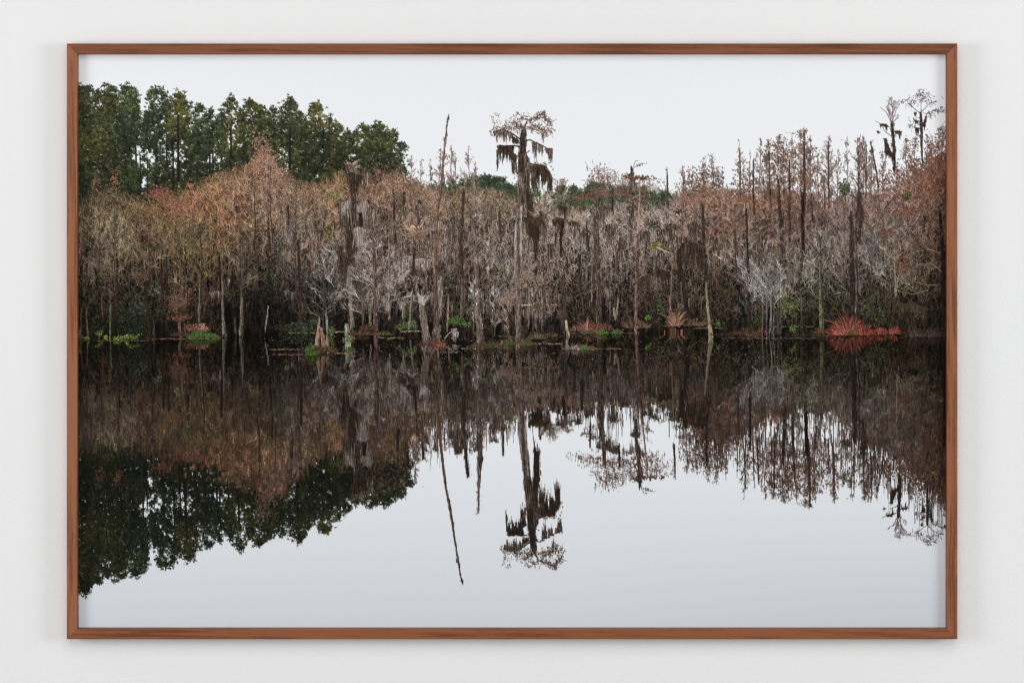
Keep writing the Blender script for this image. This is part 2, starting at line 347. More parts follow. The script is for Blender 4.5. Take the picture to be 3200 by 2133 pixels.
    add([tufts(bx,by,U(7,13,n),np.broadcast_to(A([56,68,50.]),(n,3)),10)],1052,1052,.5,refl=False)
    for tx,ty in [(1518,545),(1556,552),(1590,572),(1755,575),(1790,580),(1850,566),(1874,572),(1955,580),(2010,582),(2080,600)]:
        n=50; add([tufts(tx+N(0,7,n)*(1),ty+6+np.abs(N(0,18,n)),U(6,11,n),np.broadcast_to(A([54,62,48.]),(n,3)),8)],refl=False)
    # ---- the brown mass: solid part
    MX=[236,300,360,420,500,560,620,680,740,790,825,870,940,1000,1060,1150,1240,1300,1340,1400,1480,1560,1640,1740,1800,1860,1900,1980,2060,2140,2200,2300,2400,2480,2560,2640,2720,2790,2850,2900,2960]
    MY=[640,600,590,618,608,600,575,545,530,500,440,520,570,575,540,560,540,560,590,595,590,600,620,640,650,640,640,640,640,600,590,600,590,600,615,620,600,590,550,510,480]
    # RX / solid reflection depth
    RXs=[236,420,560,700,760,830,870,920,980,1060,1200,1290,1340,1420,1500,1560,1610,1640,1700,1790,1900,2000,2060,2120,2160,2230,2300,2400,2460,2480,2530,2600,2660,2700,2760,2830,2900,2960]
    RYs=[1420,1425,1440,1500,1530,1570,1570,1500,1440,1430,1470,1380,1330,1320,1330,1350,1320,1300,1285,1290,1275,1275,1280,1305,1375,1405,1390,1330,1320,1290,1300,1315,1335,1395,1420,1480,1540,1580]
    # ---- trees of the brown mass
    def crowd(n, x0, x1, topf, colf, sp=(40,80), sc=.55, bcol=None, leafp=.6, **kw):
        for i in range(n):
            x=U(x0,x1); top=topf(x)+U(-22,60); base=min(1040,top+U(190,330)); c=grid(A([x]),A([top+60.]))[0]*colf
            S,e,_=bare(x,top,base,U(*sp),c*U(.85,1.35),w=U(3,6),lean=U(-10,10),n1=rng.integers(22,36),n2=7,n3=4,start=U(.12,.4),**kw)
            if rng.random()<leafp: S.append(leaves(*e,(c*A([1.12,.86,.72])*U(.8,1.1)),2.4,n=int(len(e[0])*.35)))
            add([shuf(np.concatenate(S))],1052,1052,sc,refl=True,k=.02,dark=None)
    mt=lambda x: np.interp(x,MX,MY)
    # thin tops standing above the mass (sky seen through)
    tops=[(1240,470,.8),(1285,482,.8),(1305,500,.7),(1368,470,.6),(1345,500,.6),(1412,452,.6),(1385,470,.6),(1425,480,.6),(1464,455,.6),(1482,505,.7),(1500,530,.7),(1440,560,.7),
          (2130,525,.8),(2165,535,.8),(2195,500,.8),(2225,490,.8),(2250,520,.8),(2310,440,.82),(2345,470,.82),(2372,430,.82),(2400,440,.82),(2428,422,.82),(2450,430,.82),(2465,415,.82),(2500,402,.82),(2512,405,.82),(2535,425,.82),(2590,424,.82),(2560,480,.8),
          (2620,470,.8),(2655,425,.82),(2682,418,.82),(2706,425,.82),(2725,470,.8),(2720,440,.82),(2750,480,.82),(2835,430,.82),(2860,440,.8),(2900,420,.8),(2945,400,.85),(2915,450,.8)]
    for x,t,s in tops:
        lf = t<560 and (2120<x<2300 or 2380<x<2560 or x>2740)
        c=[112,92,84] if x<2120 else [104,82,72]
        S,e,_=bare(x,t,t+260,U(30,44),c,w=3.2,n1=30,n2=5,n3=3,start=.05,up=.75,tw=.62,shape=.75,trunkcol=[80,66,60])
        S.append(leaves(*e,[[112,76,58],[94,66,54],[126,88,66],[88,72,62]],2.2,n=int(len(e[0])*(.5 if lf else .06)),jit=5))
        add([np.concatenate(S)],1052,1052,s,k=.025)
    # denser leafy clouds of rust on the right
    for x,y,rx,ry,n,s in [(2440,500,48,58,620,.82),(2500,560,50,50,380,.82),(2540,520,30,60,260,.82),(2420,580,60,30,300,.8),(2330,560,40,30,200,.8),(2205,560,55,40,520,.8),(2150,590,40,25,220,.8),(2240,600,50,30,300,.8),(2870,540,70,46,820,.86),(2930,500,30,50,520,.86),(2800,560,40,30,260,.85),(2940,440,18,40,120,.86),(2760,570,30,24,120,.85)]:
        red=[[124,66,48],[104,58,44],[88,54,44],[130,80,58]] if x>2750 else [[112,78,58],[94,66,52],[124,88,64],[84,64,54]]
        add([leaves(x+np.clip(N(0,1,n),-1.6,1.6)*rx*.6,y+np.clip(N(0,1,n),-1.6,1.6)*ry*.6,red,2.6,jit=2)],1052,1052,s,k=.025)
    SHX=[236,450,700,760,860,950,1030,1100,1200,1300,1380,1500,1560,1640,1720,1770,1850,2000,2100,2250,2350,2450,2560,2720,2960]
    SHY=[1060,1062,1056,1045,1044,1042,1044,1052,1054,1060,1076,1078,1070,1078,1066,1052,1044,1040,1024,1044,1050,1058,1050,1050,1052]
    shore=lambda x: np.interp(x,SHX,SHY)+4*np.sin(x*.11)+3*np.sin(x*.031+1)
    def solid(img):
        f=fieldcol(); m=np.interp(xx[0],MX,MY)[None]+noise(CH,CW,14,10)*16+noise(CH,CW,50,40)*14
        br=1+.30*noise(CH,CW,5,30)+.22*noise(CH,CW,3,8)+.16*noise(CH,CW,40,30)
        br=br*np.interp(yy[:,:1],[500,800,1000],[.86,.72,.6])
        mask=(yy>m+14)&(yy<1100)
        img[mask]=(f*br[...,None])[mask]
    # fine branch litter over everything in the mass
    def litter(n, ylo, yhi, L=(7,22), b=(.55,1.55), w=.75, up=True, refl=False):
        x=U(236,2964,n); m=np.interp(x,MX,MY)
        y=m+U(0,1,n)*(1045-m); kp=(y>ylo)&(y<yhi); x,y=x[kp],y[kp]; n=len(x)
        c=grid(x,y)*U(b[0],b[1],(n,1)); g=N(0,3,(n,1)); c=c+g*A([1,.2,-1])
        clump=np.sin(x*.05+3*np.sin(y*.013))*np.sin(y*.045+2*np.sin(x*.017)); c*=1+.16*clump[:,None]
        s,_=poly(x,y,np.pi/2+rng.choice([-1,1],n)*np.abs(N(.55,.4,n)),U(*L,n),N(0,.25,n),w,w*.6,c,3)
        return s
    # ---- paint the sky halves
    img = np.empty((CH, CW, 3), np.float32)
    ty = yy[:, :1]; txx = xx[:1]
    sky = np.stack([np.interp(ty, [164,600,1050],[233,236,236])+0*txx, np.interp(ty, [164,600,1050],[234,239,238])+0*txx, np.interp(ty,[164,600,1050],[237,241,241])+0*txx], -1)
    rsk = np.stack([np.interp(ty, [1050,1400,1700,1970],[231,226,217,206])+0*txx, np.interp(ty, [1050,1400,1700,1970],[234,229.5,220.5,209.5])+0*txx, np.interp(ty,[1050,1400,1700,1970],[237,233,225,216])+0*txx], -1)
    shade = (1-.035*np.clip((xx-1800)/1100,0,1)*np.clip((yy-1400)/500,0,1))[...,None]*A([1,1,1])
    rsk = rsk*shade
    img[:] = sky
    R = rsk.astype(np.float32).copy()
    sref = lambda x: (np.interp(x,RXs,RYs)-1052)/(1052-np.interp(x,MX,MY))
    PSX=[236,262,490,720,905,1180,1250]; PSY=[1.03,.985,.925,.89,.858,.79,.77]
    def mirror(S, yb, yr, s, k, dark=None):
        M = S.copy()
        if s == 'pine': s = np.interp(S[:, 0], PSX, PSY)
        for a in (0, 2):
            X_, Y_ = S[:, a], S[:, a+1]
            M[:, a+1] = yr+(yb-Y_)*s; M[:, a] = X_+k*np.maximum(yb-Y_, 0)
        c = S[:, 6:9]; M[:, 6:9] = (c*.70+A([-1,-2,-3])) if dark is None else c*dark
        return M
    back = list(items); items.clear()
    # direct: pines, band, tops
    for S, yb, yr, s, refl, k, dk in back: raster(img, S)
    for S, yb, yr, s, refl, k, dk in back:
        if refl: raster(R, mirror(S, yb, yr, s, k, .56 if S[0,7]>S[0,6] else dk))
    # solid masses
    solid(img)
    rf = fieldcol(RY, R_)
    rm = np.interp(xx[0]-8, RXs, RYs)[None]+noise(CH,CW,7,14)*22+noise(CH,CW,40,30)*16+noise(CH,CW,3,20)*12
    br = 1+.24*noise(CH,CW,4,26)+.20*noise(CH,CW,9,60)+.14*noise(CH,CW,3,6)
    msk = (yy<rm-10)&(yy>1040); R[msk] = (rf*br[...,None]*.92)[msk]
    n=1500; x=U(1280,2960,n); env=np.interp(x,[1280,1500,1600,1700,1800,1880,1960,2060,2150,2250,2350,2500,2620,2700,2850,2950],[1480,1420,1390,1340,1330,1400,1400,1330,1420,1480,1530,1560,1540,1570,1640,1690])
    y0=np.interp(x,RXs,RYs)-20; y1=y0+(env-y0)*U(0,1,n)**1.3; s_,_=poly(x,y0+(y1-y0)*U(0,.6,n),-np.pi/2+N(0,.03,n),np.maximum(8,(y1-y0)*U(.2,.7,n)),0,U(.8,3,n),.7,A([60,48,42])*U(.6,1.5,(n,1)),3); raster(R,s_)
    # the crowd of bare trees
    crowd(70,236,1260,lambda x: mt(x)+10,A([1,1,1.]),sp=(34,60),n_=0) if False else None
    for rnd,(n,off,b) in enumerate([(80,4,1.02),(75,70,.98),(65,170,.92),(50,270,.86)]):
        for i in range(n):
            x=236+(2964-236)*(i+U(0,1))/n; top=mt(x)+off+U(-14,46); base=min(1045,top+U(200,330)); tcl=grid(A([x]),A([top+50.]))[0]*b*U(.95,1.4)*(1+N(0,.05,3))*(A([.96,1,1.04]) if rng.random()<.4 else A([1.02,.99,.94]))
            S,e,_=bare(x,top,base,U(34,70),tcl,w=U(2.6,5.5),lean=U(-10,10),n1=rng.integers(20,32),n2=6,n3=3,start=U(.1,.4),up=U(.6,1.0),tw=.72)
            S[0][:,4:6]*=.8
            nd=46; s_,_=poly(x+N(0,24,nd),top+U(30,base-top-20,nd),-np.pi/2+N(0,.2,nd),U(14,50,nd),0,U(1.5,5,nd),1.2,tcl*U(.30,.6,(nd,1)),2); raster(img,s_)
            if rng.random()<.75 and rnd<3:
                lc=tcl*A([1.14,.86,.70]) if not (1650<x<2100 and rnd>0) else tcl*A([1.02,.9,.82])
                S.append(leaves(*e,lc,2.3,n=int(len(e[0])*.4)))
            add([shuf(np.concatenate(S)),path([(x+U(-2,2),top+U(40,90)),(x+U(-4,4),(top+base)/2+40),(x+U(-4,4),base)],[1.4,2.4,U(2.5,6)],tcl*U(.36,.6),.5)],1052,1052,max(.4,float(sref(x))) if rnd<2 else min(.9,max(.4,(np.interp(x,RXs,RYs)-1062)/(1052-top))),k=.02)
        raster(img, litter(20000, 400, 1052, b=(.42,1.5)))
        for S, yb, yr, s, refl, k, dk in items:
            raster(img, S); raster(R, mirror(S[::2], yb, yr, s, k, dk))
        items.clear()
        # dark trunks and hanging moss between
        n=260; x=U(236,2964,n); y0=mt(x)+U(90,300,n)+rnd*30; L=U(50,200,n)*np.where(x<900,.9,1)
        c=grid(x,y0)*U(.38,.62,(n,1)); s,_=poly(x,y0,-np.pi/2+N(0,.03,n),np.minimum(L,1040-y0),0,U(1.5,6,n),U(1.5,6,n),c,3); kp=np.repeat(y0<1000,3); s=s[kp]; raster(img,s)
        raster(R, mirror(s,1052,1052,.6,.02,.6))
        n=520; x=np.where(rng.random(n)<.75,U(1150,2400,n),U(600,2950,n)); y0=mt(x)+U(70,400,n); kp=y0<960; x,y0=x[kp],y0[kp]
        mc=moss(x,y0,U(25,75,len(x)),9,U(3,7),DK+MID[:3],1.3); mc[:,6:9]*=.95; raster(img,mc); raster(R,mirror(mc[::2],1052,1052,.6,.02,.6))
    # deep shade near the bank
    n=9000; x=U(236,2964,n); y=shore(x)+6-np.abs(N(0,95,n)); s,_=poly(x,y,np.pi/2+N(0,.10,n),U(12,60,n),0,U(1.2,5,n),1.2,grid(x,y)*U(.22,.70,(n,1)),2); raster(img,s)
    n=9000; x=U(236,2964,n); y=shore(x)+3-np.abs(N(0,100,n)); s,_=poly(x,y,np.pi/2+N(0,.6,n),U(8,36,n),N(0,.3,n),.85,.55,grid(x,y)*U(.6,1.9,(n,1)),3); raster(img,s)
    # hollows between the trees
    for a_,b_,k_ in ((9,34,.30),(26,60,.26)):
        nz=noise(CH,CW,a_,b_); dk_=np.clip(nz,0,1)*np.interp(yy[:,:1],[600,800,960],[.25,.8,1.15])*k_*2
        z=(yy<1090)&(yy>np.interp(xx[0],MX,MY)[None]+40); f_=1-np.where(z,dk_,0); img*=f_[...,None].astype(np.float32)
    n=420; x=np.concatenate([U(1150,1640,n//2),U(1640,2250,n//4),U(2250,2900,n//8),U(560,1150,n-n//2-n//4-n//8)]); y0=mt(x)+U(70,380,n); kp=y0<960; x,y0=x[kp],y0[kp]
    for mm,(cl_,wd) in enumerate([(MID,1.0),(DK,1.2),(MID+PALE[:2],.8)]):
        sel=slice(mm,None,3); mc=moss(x[sel],y0[sel],U(24,70,len(x[sel])),12,U(3,8),cl_,wd); raster(img,mc)
    # light twigs all over, lit grey
    n=12000; x=U(236,2964,n); y=mt(x)+U(20,430,n); kp=y<1010; x,y=x[kp],y[kp]; n=len(x)
    s,_=poly(x,y,np.pi/2+rng.choice([-1,1],n)*np.abs(N(.6,.42,n)),U(10,34,n),N(0,.35,n),.85,.5,grid(x,y)*U(1.15,2.0,(n,1))+N(0,3,(n,1))*A([1,.2,-1]),4); raster(img,s)
    # red and green flecks of the left and right
    for x,y,rx,ry,n,c in [(500,600,30,18,260,[140,78,56]),(555,640,45,26,420,[138,82,60]),(560,700,70,35,420,[112,84,54]),(620,720,60,40,420,[98,88,54]),(470,700,26,90,160,[112,70,52]),
            (300,565,14,30,90,[128,80,58]),(356,560,14,30,110,[136,84,60]),(700,560,60,30,300,[122,96,62]),(430,860,16,30,60,[110,72,52]),(820,470,26,60,420,[146,108,86]),(850,560,50,60,400,[138,104,84]),
            (1150,600,60,60,500,[124,84,64]),(1190,540,60,40,300,[126,88,68]),(1280,600,60,40,260,[122,90,70]),(1050,610,26,20,120,[116,118,60]),(1025,735,16,14,60,[112,108,52]),(1320,720,40,16,120,[142,96,78]),
            (1300,655,20,10,100,[72,92,52]),(1560,640,36,30,200,[88,92,60]),(2180,620,50,30,420,[130,88,66]),(2290,700,60,30,420,[124,76,58]),(2200,740,50,30,260,[116,66,50]),(2310,600,40,20,200,[118,74,56]),
            (2820,665,36,12,260,[126,64,42]),(2770,725,20,12,150,[118,58,40]),(2820,830,30,50,420,[112,62,44]),(2790,650,90,50,500,[112,66,52]),(2900,590,50,40,300,[118,60,44]),(2880,700,60,60,200,[104,66,48])]:
        i_=leaves(x+N(0,1,n)*rx*.62,y+N(0,1,n)*ry*.62,c,2.6,jit=2); raster(img,i_); raster(R,mirror(i_,1052,1052,.62 if x>1250 else .9,.02,.6))
    # mistletoe, holly and bushes
    bush=[(880,768,8,18,[70,92,40],70),(845,860,14,40,[66,88,38],90),(1192,825,11,12,[96,84,36],90),(1212,912,11,14,[84,76,34],80),(1395,890,26,30,[38,48,36],160),(1560,845,14,16,[98,88,40],110),(1572,860,18,22,[84,80,34],160),(1545,835,12,12,[92,88,44],60),
          (2045,700,18,14,[70,74,48],130),(2090,712,18,12,[74,76,42],120),(2050,765,11,11,[142,126,38],110),(2078,775,8,8,[110,100,40],50),(2062,745,12,10,[70,74,48],60),(2265,890,16,24,[66,68,34],120),
          (2640,590,15,20,[70,66,36],140),(2833,613,13,14,[92,82,38],150),(2120,660,20,8,[64,68,40],80),
          (2465,958,32,24,[98,104,52],420),(2440,925,20,14,[84,88,46],140),(2560,930,40,30,[60,58,36],200),(2740,980,36,46,[68,72,40],360),(2700,960,20,20,[88,92,48],90),(2480,1025,12,12,[88,118,44],60),(2360,1000,20,20,[60,72,36],90),
          (420,1000,50,42,[40,48,34],900),(360,970,60,30,[46,50,34],360),(440,960,30,20,[62,70,52],240),(490,905,18,10,[92,104,80],110),(300,1030,50,26,[38,44,24],400),(410,1040,40,20,[34,42,26],360),(555,880,40,12,[80,82,44],80),
          (330,1052,4,5,[140,166,44],50),(360,1056,5,6,[110,134,40],40),(385,1052,16,9,[112,134,44],110),(270,1058,14,9,[98,112,40],90),(415,1050,18,8,[104,126,44],90),(250,1045,8,20,[80,88,40],80),(310,1040,10,12,[98,112,40],50),
          (950,1020,34,20,[58,72,50],420),(905,1030,20,22,[52,62,44],200),(985,1000,14,10,[60,78,50],90),(1260,1018,20,10,[82,102,52],160),(1290,1010,14,10,[86,104,50],80),(1425,1000,22,11,[84,104,50],200),(1455,1010,14,10,[96,122,56],80),(1270,975,9,12,[72,104,40],80),(1035,1035,10,16,[86,100,46],170),
          (2025,988,8,7,[76,130,40],60),(2060,960,18,34,[72,82,48],160),(1880,1035,18,10,[100,122,50],170),(1930,1042,14,14,[84,92,58],160),(1840,1040,22,14,[48,56,34],200),(2245,1008,10,8,[86,120,48],50),(2200,1000,40,12,[66,70,40],120),(880,1020,30,10,[48,56,30],160)]
    for x,y,rx,ry,c,n in bush:
        S=leaves(x+N(0,1,n)*rx*.55,y+N(0,1,n)*ry*.55,c,3.0,jit=1.5,var=.28,elong=1.2); S[:,6:9]*=U(.45,1.25,(len(S),1)); 
        S=S[S[:,1]<1078]; raster(img,S); add([S],1052,1052,.72 if y<950 else .95,k=.01,dark=.62)
    # floor of the bank meets the water: hand over to the reflection
    for S, yb, yr, s, refl, k, dk in items: raster(R, mirror(S, yb, yr, s, k, dk))
    items.clear()
    # the bank's own mirror image, clearest at its foot
    n=6000; x=U(236,2964,n); y=shore(x)+60+np.abs(N(0,120,n)); s_,_=poly(x,y,-np.pi/2+rng.choice([-1,1],n)*np.abs(N(.5,.4,n)),U(8,30,n),N(0,.3,n),.85,.55,grid(x,y,RY,R_)*U(.6,1.7,(n,1)),3); raster(R,s_[np.repeat(y<np.interp(x,RXs,RYs)-30,3)])
    shr=(shore(xx[0])-PY0)*SS; dd=np.arange(CH)[:,None]-shr[None]; reach=np.interp(xx[0],[236,1250,1700,2300,2960],[300,260,190,210,300])[None]*SS
    srow=np.clip(shr[None]-dd/.86,0,CH-1).astype(int); low=img[srow,np.arange(CW)[None]]*.80-A([2,3,4]).astype(np.float32)
    tmix=np.clip((dd/reach-.35)/.65,0,1); tmix=np.where((dd>=0)&(dd<reach),tmix,1)[...,None].astype(np.float32); R[:]=R*tmix+low*(1-tmix); del low,srow,tmix
    # ---- named trees of the foreground (drawn after the two halves are joined)
    def trunk(pts, w, col, hi=None, lo=None, yb=1052, s=.95, moss_n=0, mc=DK, refl=True, k=.03, ml=(20,60), msp=8, rough=.5):
        p=A(pts,float); ys=p[:,1]; n=max(6,int(abs(ys[-1]-ys[0])/8)); t=np.linspace(0,1,n); tt=np.linspace(0,1,len(p))
        x=np.interp(t,tt,p[:,0])+N(0,rough,n); y=np.interp(t,tt,ys); W=np.interp(t,np.linspace(0,1,len(w)),w)
        c=A(col,float)*(1+N(0,.08,(n,1)))
        S=[np.column_stack([x[:-1],y[:-1],x[1:],y[1:],W[:-1],W[1:],c[:-1]])]
        m=int(n*5); i=rng.integers(0,n,m); o=U(-.5,.5,m)*W[i]   # bark
        hi_=A(hi if hi is not None else A(col)*1.4,float)*.86; lo_=A(lo if lo is not None else A(col)*.5,float)
        f=np.clip(.5+o/np.maximum(W[i],1)+N(0,.25,m),0,1)[:,None]; cc=hi_*(1-f)+lo_*f
        s_,_=poly(x[i]+o,y[i],-np.pi/2+N(0,.05,m),U(5,18,m),0,np.minimum(1.6,W[i]*.4),.8,cc*(1+N(0,.12,(m,1))),1); S.append(s_)
        if moss_n:
            i=rng.integers(0,n,moss_n); S.append(moss(x[i]+U(-.6,.6,moss_n)*W[i],y[i],U(*ml,moss_n),5,msp*.4,mc,1.5))
        add(S,yb,yb,s,refl,k,None)
    def hang(pts, ln, dens=.5, mc=DK, yb=1052, s=.95, w=1.6, n=8, sp=3.2, k=.03, env=None):
        """moss hung along a line of points; ln = lengths along the line"""
        p=A(pts,float); d=np.concatenate([[0],np.cumsum(np.hypot(*np.diff(p,axis=0).T))]); m=max(2,int(d[-1]*dens))
        t=np.sort(U(0,d[-1],m)); x=np.interp(t,d,p[:,0]); y=np.interp(t,d,p[:,1]); L=np.interp(t/d[-1],np.linspace(0,1,len(ln)),ln)*U(.5,1.15,m)
        add([moss(x,y,L,n,sp,mc,w)],yb,yb,s,True,k,None)
    def limb(pts, w, col, yb=1052, s=.95, k=.03): add([path(pts,w,col,.7)],yb,yb,s,True,k,None)
    def spray(cx, cy, rx, ry, n, col, sz=2.6, yb=1052, s=.95, tw=None, k=.03):
        x=cx+np.clip(N(0,.5,n),-1,1)*rx; y=cy+np.clip(N(0,.5,n),-1,1)*ry; S=[]
        if tw is not None:
            m=n//3; s_,_=poly(cx+N(0,.45,m)*rx,cy+N(0,.45,m)*ry,U(0,2*np.pi,m),U(8,20,m),N(0,.8,m),1.1,.7,tw,3); S.append(s_)
        S.append(leaves(x,y,col,sz,jit=1)); add(S,yb,yb,s,True,k,None)
    RUST=[[120,76,52],[98,60,44],[140,92,62],[84,56,44]]
    BR=[78,64,54]
    # left: trunks standing in the shade
    for a in [([(362,740),(366,840),(364,945)],[5,9],[58,42,38],0),([(456,880),(460,950),(470,1050)],[7,5,6],[46,38,34],0),([(503,790),(505,880),(507,940)],[5,7],[56,42,38],0),([(578,770),(583,850),(590,930),(592,1005)],[5,8,9],[44,34,30],1),
              ([(628,760),(628,850),(625,920),(622,1010)],[6,7,7,9],[62,54,46],2),([(690,770),(695,900),(697,1000),(702,1044)],[3,6,8,14],[92,84,72],2),([(756,740),(757,850),(755,960),(753,1044)],[7,7,8,14],[82,68,60],2),([(684,790),(688,900)],[7,8],[48,38,32],0),
              ([(519,800),(522,960)],[5,6],[50,40,36],0),([(840,800),(838,900)],[5,6],[48,38,34],0),([(836,650),(842,780)],[5,7],[66,50,44],0),([(480,1000),(482,1050)],[4,6],[60,54,48],0),([(345,950),(344,1050)],[4,4],[96,92,76],0),([(270,970),(276,1060)],[3,3],[96,86,74],0),
              ([(254,960),(252,1060)],[4,4],[86,62,54],0),([(318,920),(321,985)],[5,5],[92,58,48],0),([(560,1000),(565,1052)],[7,9],[96,78,70],0),([(577,1010),(583,1050)],[5,6],[90,70,62],0),([(732,990),(737,1040)],[4,7],[70,62,54],0),([(838,955),(830,1020)],[3,4],[120,120,116],0),
              ([(900,640),(902,700),(932,760),(934,850),(938,1010)],[4,6,8,9],[60,46,42],1)]:
        trunk(a[0],a[1],a[2],hi=A([150,146,128]) if a[3]==2 else None, s=.93)
    spray(585,910,26,20,120,[[112,70,50],[136,88,66]],2.4); spray(555,940,34,34,260,[[118,78,60],[96,66,52]],2.4,tw=[118,88,70]); spray(560,990,34,12,160,[[122,70,48],[104,62,46]]); spray(448,862,26,14,140,[[110,72,50],[92,64,46]])
    hang([(655,918),(676,908),(700,918)],[20,50,30],.35,MID+DK); hang([(565,872),(600,868)],[20,34],.3,MID+DK)
    spray(628,1022,24,12,260,[[150,88,66],[172,106,80]],2.4); spray(600,1024,24,12,160,[[124,76,56],[104,66,50]])
    # left: lit trees
    for x,t,b,sp,c in [(360,650,900,60,[132,122,100]),(310,690,880,44,[118,108,90]),(760,700,930,80,[112,98,80]),(575,700,930,70,[104,94,70]),(628,700,930,60,[102,94,66]),(850,520,760,52,[138,112,96]),(790,560,780,46,[120,98,78]),(925,560,760,48,[134,116,100]),
                       (925,690,900,66,[130,118,108]),(1050,760,980,70,[132,124,118]),(470,700,900,50,[108,92,78])]:
        S,e,_=bare(x,t,b,sp,A(c)*.86,w=5,n1=24,n2=6,n3=3,start=.12,up=.9,tw=.72); add([np.concatenate(S)],1052,1052,.92)
    # thin tree beside the moss column, and the moss column itself
    S,e,_=bare(1100,512,530,26,[168,150,132],w=3,n1=16,n2=4,n3=2,start=.1,up=1.35,tw=.9); add([np.concatenate(S)],1052,1052,.93)
    trunk([(1101,518),(1102,560),(1104,610),(1104,650)],[8,13,14,17],[62,48,42],hi=[110,98,90],moss_n=26,mc=DK+MID,ml=(18,46),msp=6)
    hang([(1082,522),(1098,520),(1112,536),(1130,538),(1150,540)],[60,70,46,52,56],1.1,MID+DK,n=12,sp=4)
    hang([(1092,540),(1104,545),(1130,552)],[70,80,30],1.1,DK,n=11,sp=4)
    trunk([(1104,640),(1096,700),(1094,760),(1095,840)],[20,24,26,20],[58,46,38],hi=[112,100,88],moss_n=60,mc=DK,ml=(20,60),msp=12)
    hang([(1062,640),(1078,626),(1100,636),(1124,634),(1148,628)],[84,120,150,130,90],1.2,DK+DK+MID[:2],n=16,sp=5)
    hang([(1066,636),(1092,626)],[60,70],.9,MID+PALE[:2],n=6,sp=3); hang([(1116,640),(1140,624),(1150,640)],[96,110,60],.9,PALE[:2]+MID,n=7,sp=2.6)
    trunk([(1126,665),(1128,705)],[12,13],[52,40,36])
    hang([(1088,720),(1106,730)],[120,120],1.4,DK,n=14,sp=4.6); hang([(1106,716),(1120,710),(1137,718)],[80,110,76],1.1,PALE[:2]+MID,n=8,sp=3)
    hang([(1056,786),(1090,796),(1134,796)],[84,110,96],1.3,DK+DK+MID[:1],n=13,sp=4.6); hang([(1038,782),(1052,800)],[40,30],1.,PALE+MID); hang([(1060,770),(1072,775)],[44,40],.9,DK); hang([(1112,800),(1128,800)],[46,40],1.2,[[104,84,56],[88,72,50]]+MID)
    hang([(1072,872),(1086,872)],[26,26],1.2,DK)
    trunk([(1092,830),(1093,900),(1098,980),(1102,1022)],[16,10,11,15],[96,84,76],hi=[150,140,132],lo=[60,48,42],yb=1056,moss_n=16,mc=MID)
    trunk([(1083,1010),(1085,1040),(1088,1082)],[10,16,18],[146,150,128],hi=[196,198,180],lo=[92,96,72],yb=1075,s=.9)
    spray(1090,1058,18,14,200,[[110,116,64],[84,84,54]],2.2,yb=1075)
    # pale shrub to its right
    for x,t,b,sp,c in [(1175,740,980,70,[158,148,142]),(1130,780,1010,60,[140,130,122]),(1210,780,960,60,[146,136,130]),(1010,830,1030,60,[120,112,104]),(1240,800,980,50,[138,128,120])]:
        S,e,_=bare(x,t,b,sp,A(c)*.93,w=4,n1=28,n2=7,n3=3,start=.05,up=1.2,droop=.4,tw=.7); add([np.concatenate(S)],1052,1052,.9)
    trunk([(1166,740),(1171,830),(1174,920),(1172,985),(1175,1080)],[3,9,10,12,12],[80,60,54],hi=[134,112,104],lo=[46,36,32],yb=1062,moss_n=18,mc=MID+DK)
    hang([(1180,850),(1192,870),(1204,900)],[50,60,50],.9,DK+MID); hang([(1130,930),(1160,945)],[60,60],.7,DK+MID); hang([(1190,925),(1220,940)],[40,50],.6,MID); hang([(1245,940),(1262,945)],[44,70],.9,PALE+MID); hang([(1240,830),(1262,800),(1290,800)],[40,70,50],.6,MID+PALE,n=7)
    trunk([(1215,740),(1216,860),(1216,990)],[3,4,5],[138,120,110]); trunk([(1153,960),(1158,1012)],[4,5],[120,120,100]);
    trunk([(1262,600),(1262,640)],[7,8],[66,52,46],s=.9); trunk([(1231,630),(1232,700),(1236,760)],[5,9,8],[64,50,44],s=.9); trunk([(1228,590),(1230,640)],[4,6],[70,54,48],s=.9); trunk([(1310,625),(1309,700)],[7,7],[52,42,38],s=.9)
    trunk([(1294,745),(1292,830),(1288,895)],[5,8,11],[54,42,38],moss_n=10); trunk([(1289,900),(1283,950),(1278,1015)],[3.4,4,3.4],[132,128,116],yb=1030,refl=True)
    hang([(1300,812),(1345,812)],[40,60],.6,PALE+MID); limb([(1298,812),(1320,808),(1352,814)],[3,2],[186,176,150]); hang([(1390,720),(1450,720)],[60,60],.5,DK+MID); hang([(1290,770),(1340,760)],[40,50],.5,DK+MID)
    S,e,_=bare(1300,708,745,44,[160,132,112],w=4,n1=16,n2=5,n3=3,start=.1,up=1.2); add([np.concatenate(S)])
    for x,y,w_,l_ in [(1232,690,26,70),(1262,650,18,50),(1310,640,22,60),(1345,700,26,80),(1420,660,28,90),(1442,720,24,100),(1300,860,24,60),(1180,900,26,60),(1395,760,30,70),(1560,690,26,60),(1530,640,20,50),(1250,760,22,60)]:
        hang([(x-w_/2,y+6),(x,y),(x+w_/2,y+8)],[l_*U(.3,.9),l_*U(.7,1.3),l_*U(.3,.8)],.6,DK+MID+MID,n=8,sp=U(3,6),s=.8)
    # spiky grey stump
    trunk([(1312,935),(1322,980),(1330,1030),(1336,1080)],[8,20,20,24],[104,92,82],hi=[168,160,152],lo=[60,48,42],yb=1085,moss_n=50,mc=MID,ml=(15,50))
    n=26; s_,_=poly(1318+N(0,7,n),940+U(-6,16,n),np.pi/2+N(0,.55,n),U(18,44,n),N(0,.8,n),2.2,.8,A([176,168,160])*U(.8,1.15,(n,1)),4); add([s_],1085,1085,.9)
    # tall snag
    trunk([(1402,357),(1399,368),(1396,392)],[1.2,2.4,3],[74,64,62],yb=1092,s=1.0,k=.06)
    trunk([(1396,392),(1392,430),(1386,490),(1380,560),(1372,625)],[3,4.5,5.5,7,7],[108,82,74],hi=[152,128,118],lo=[66,48,44],yb=1092,s=1.0,k=.06)
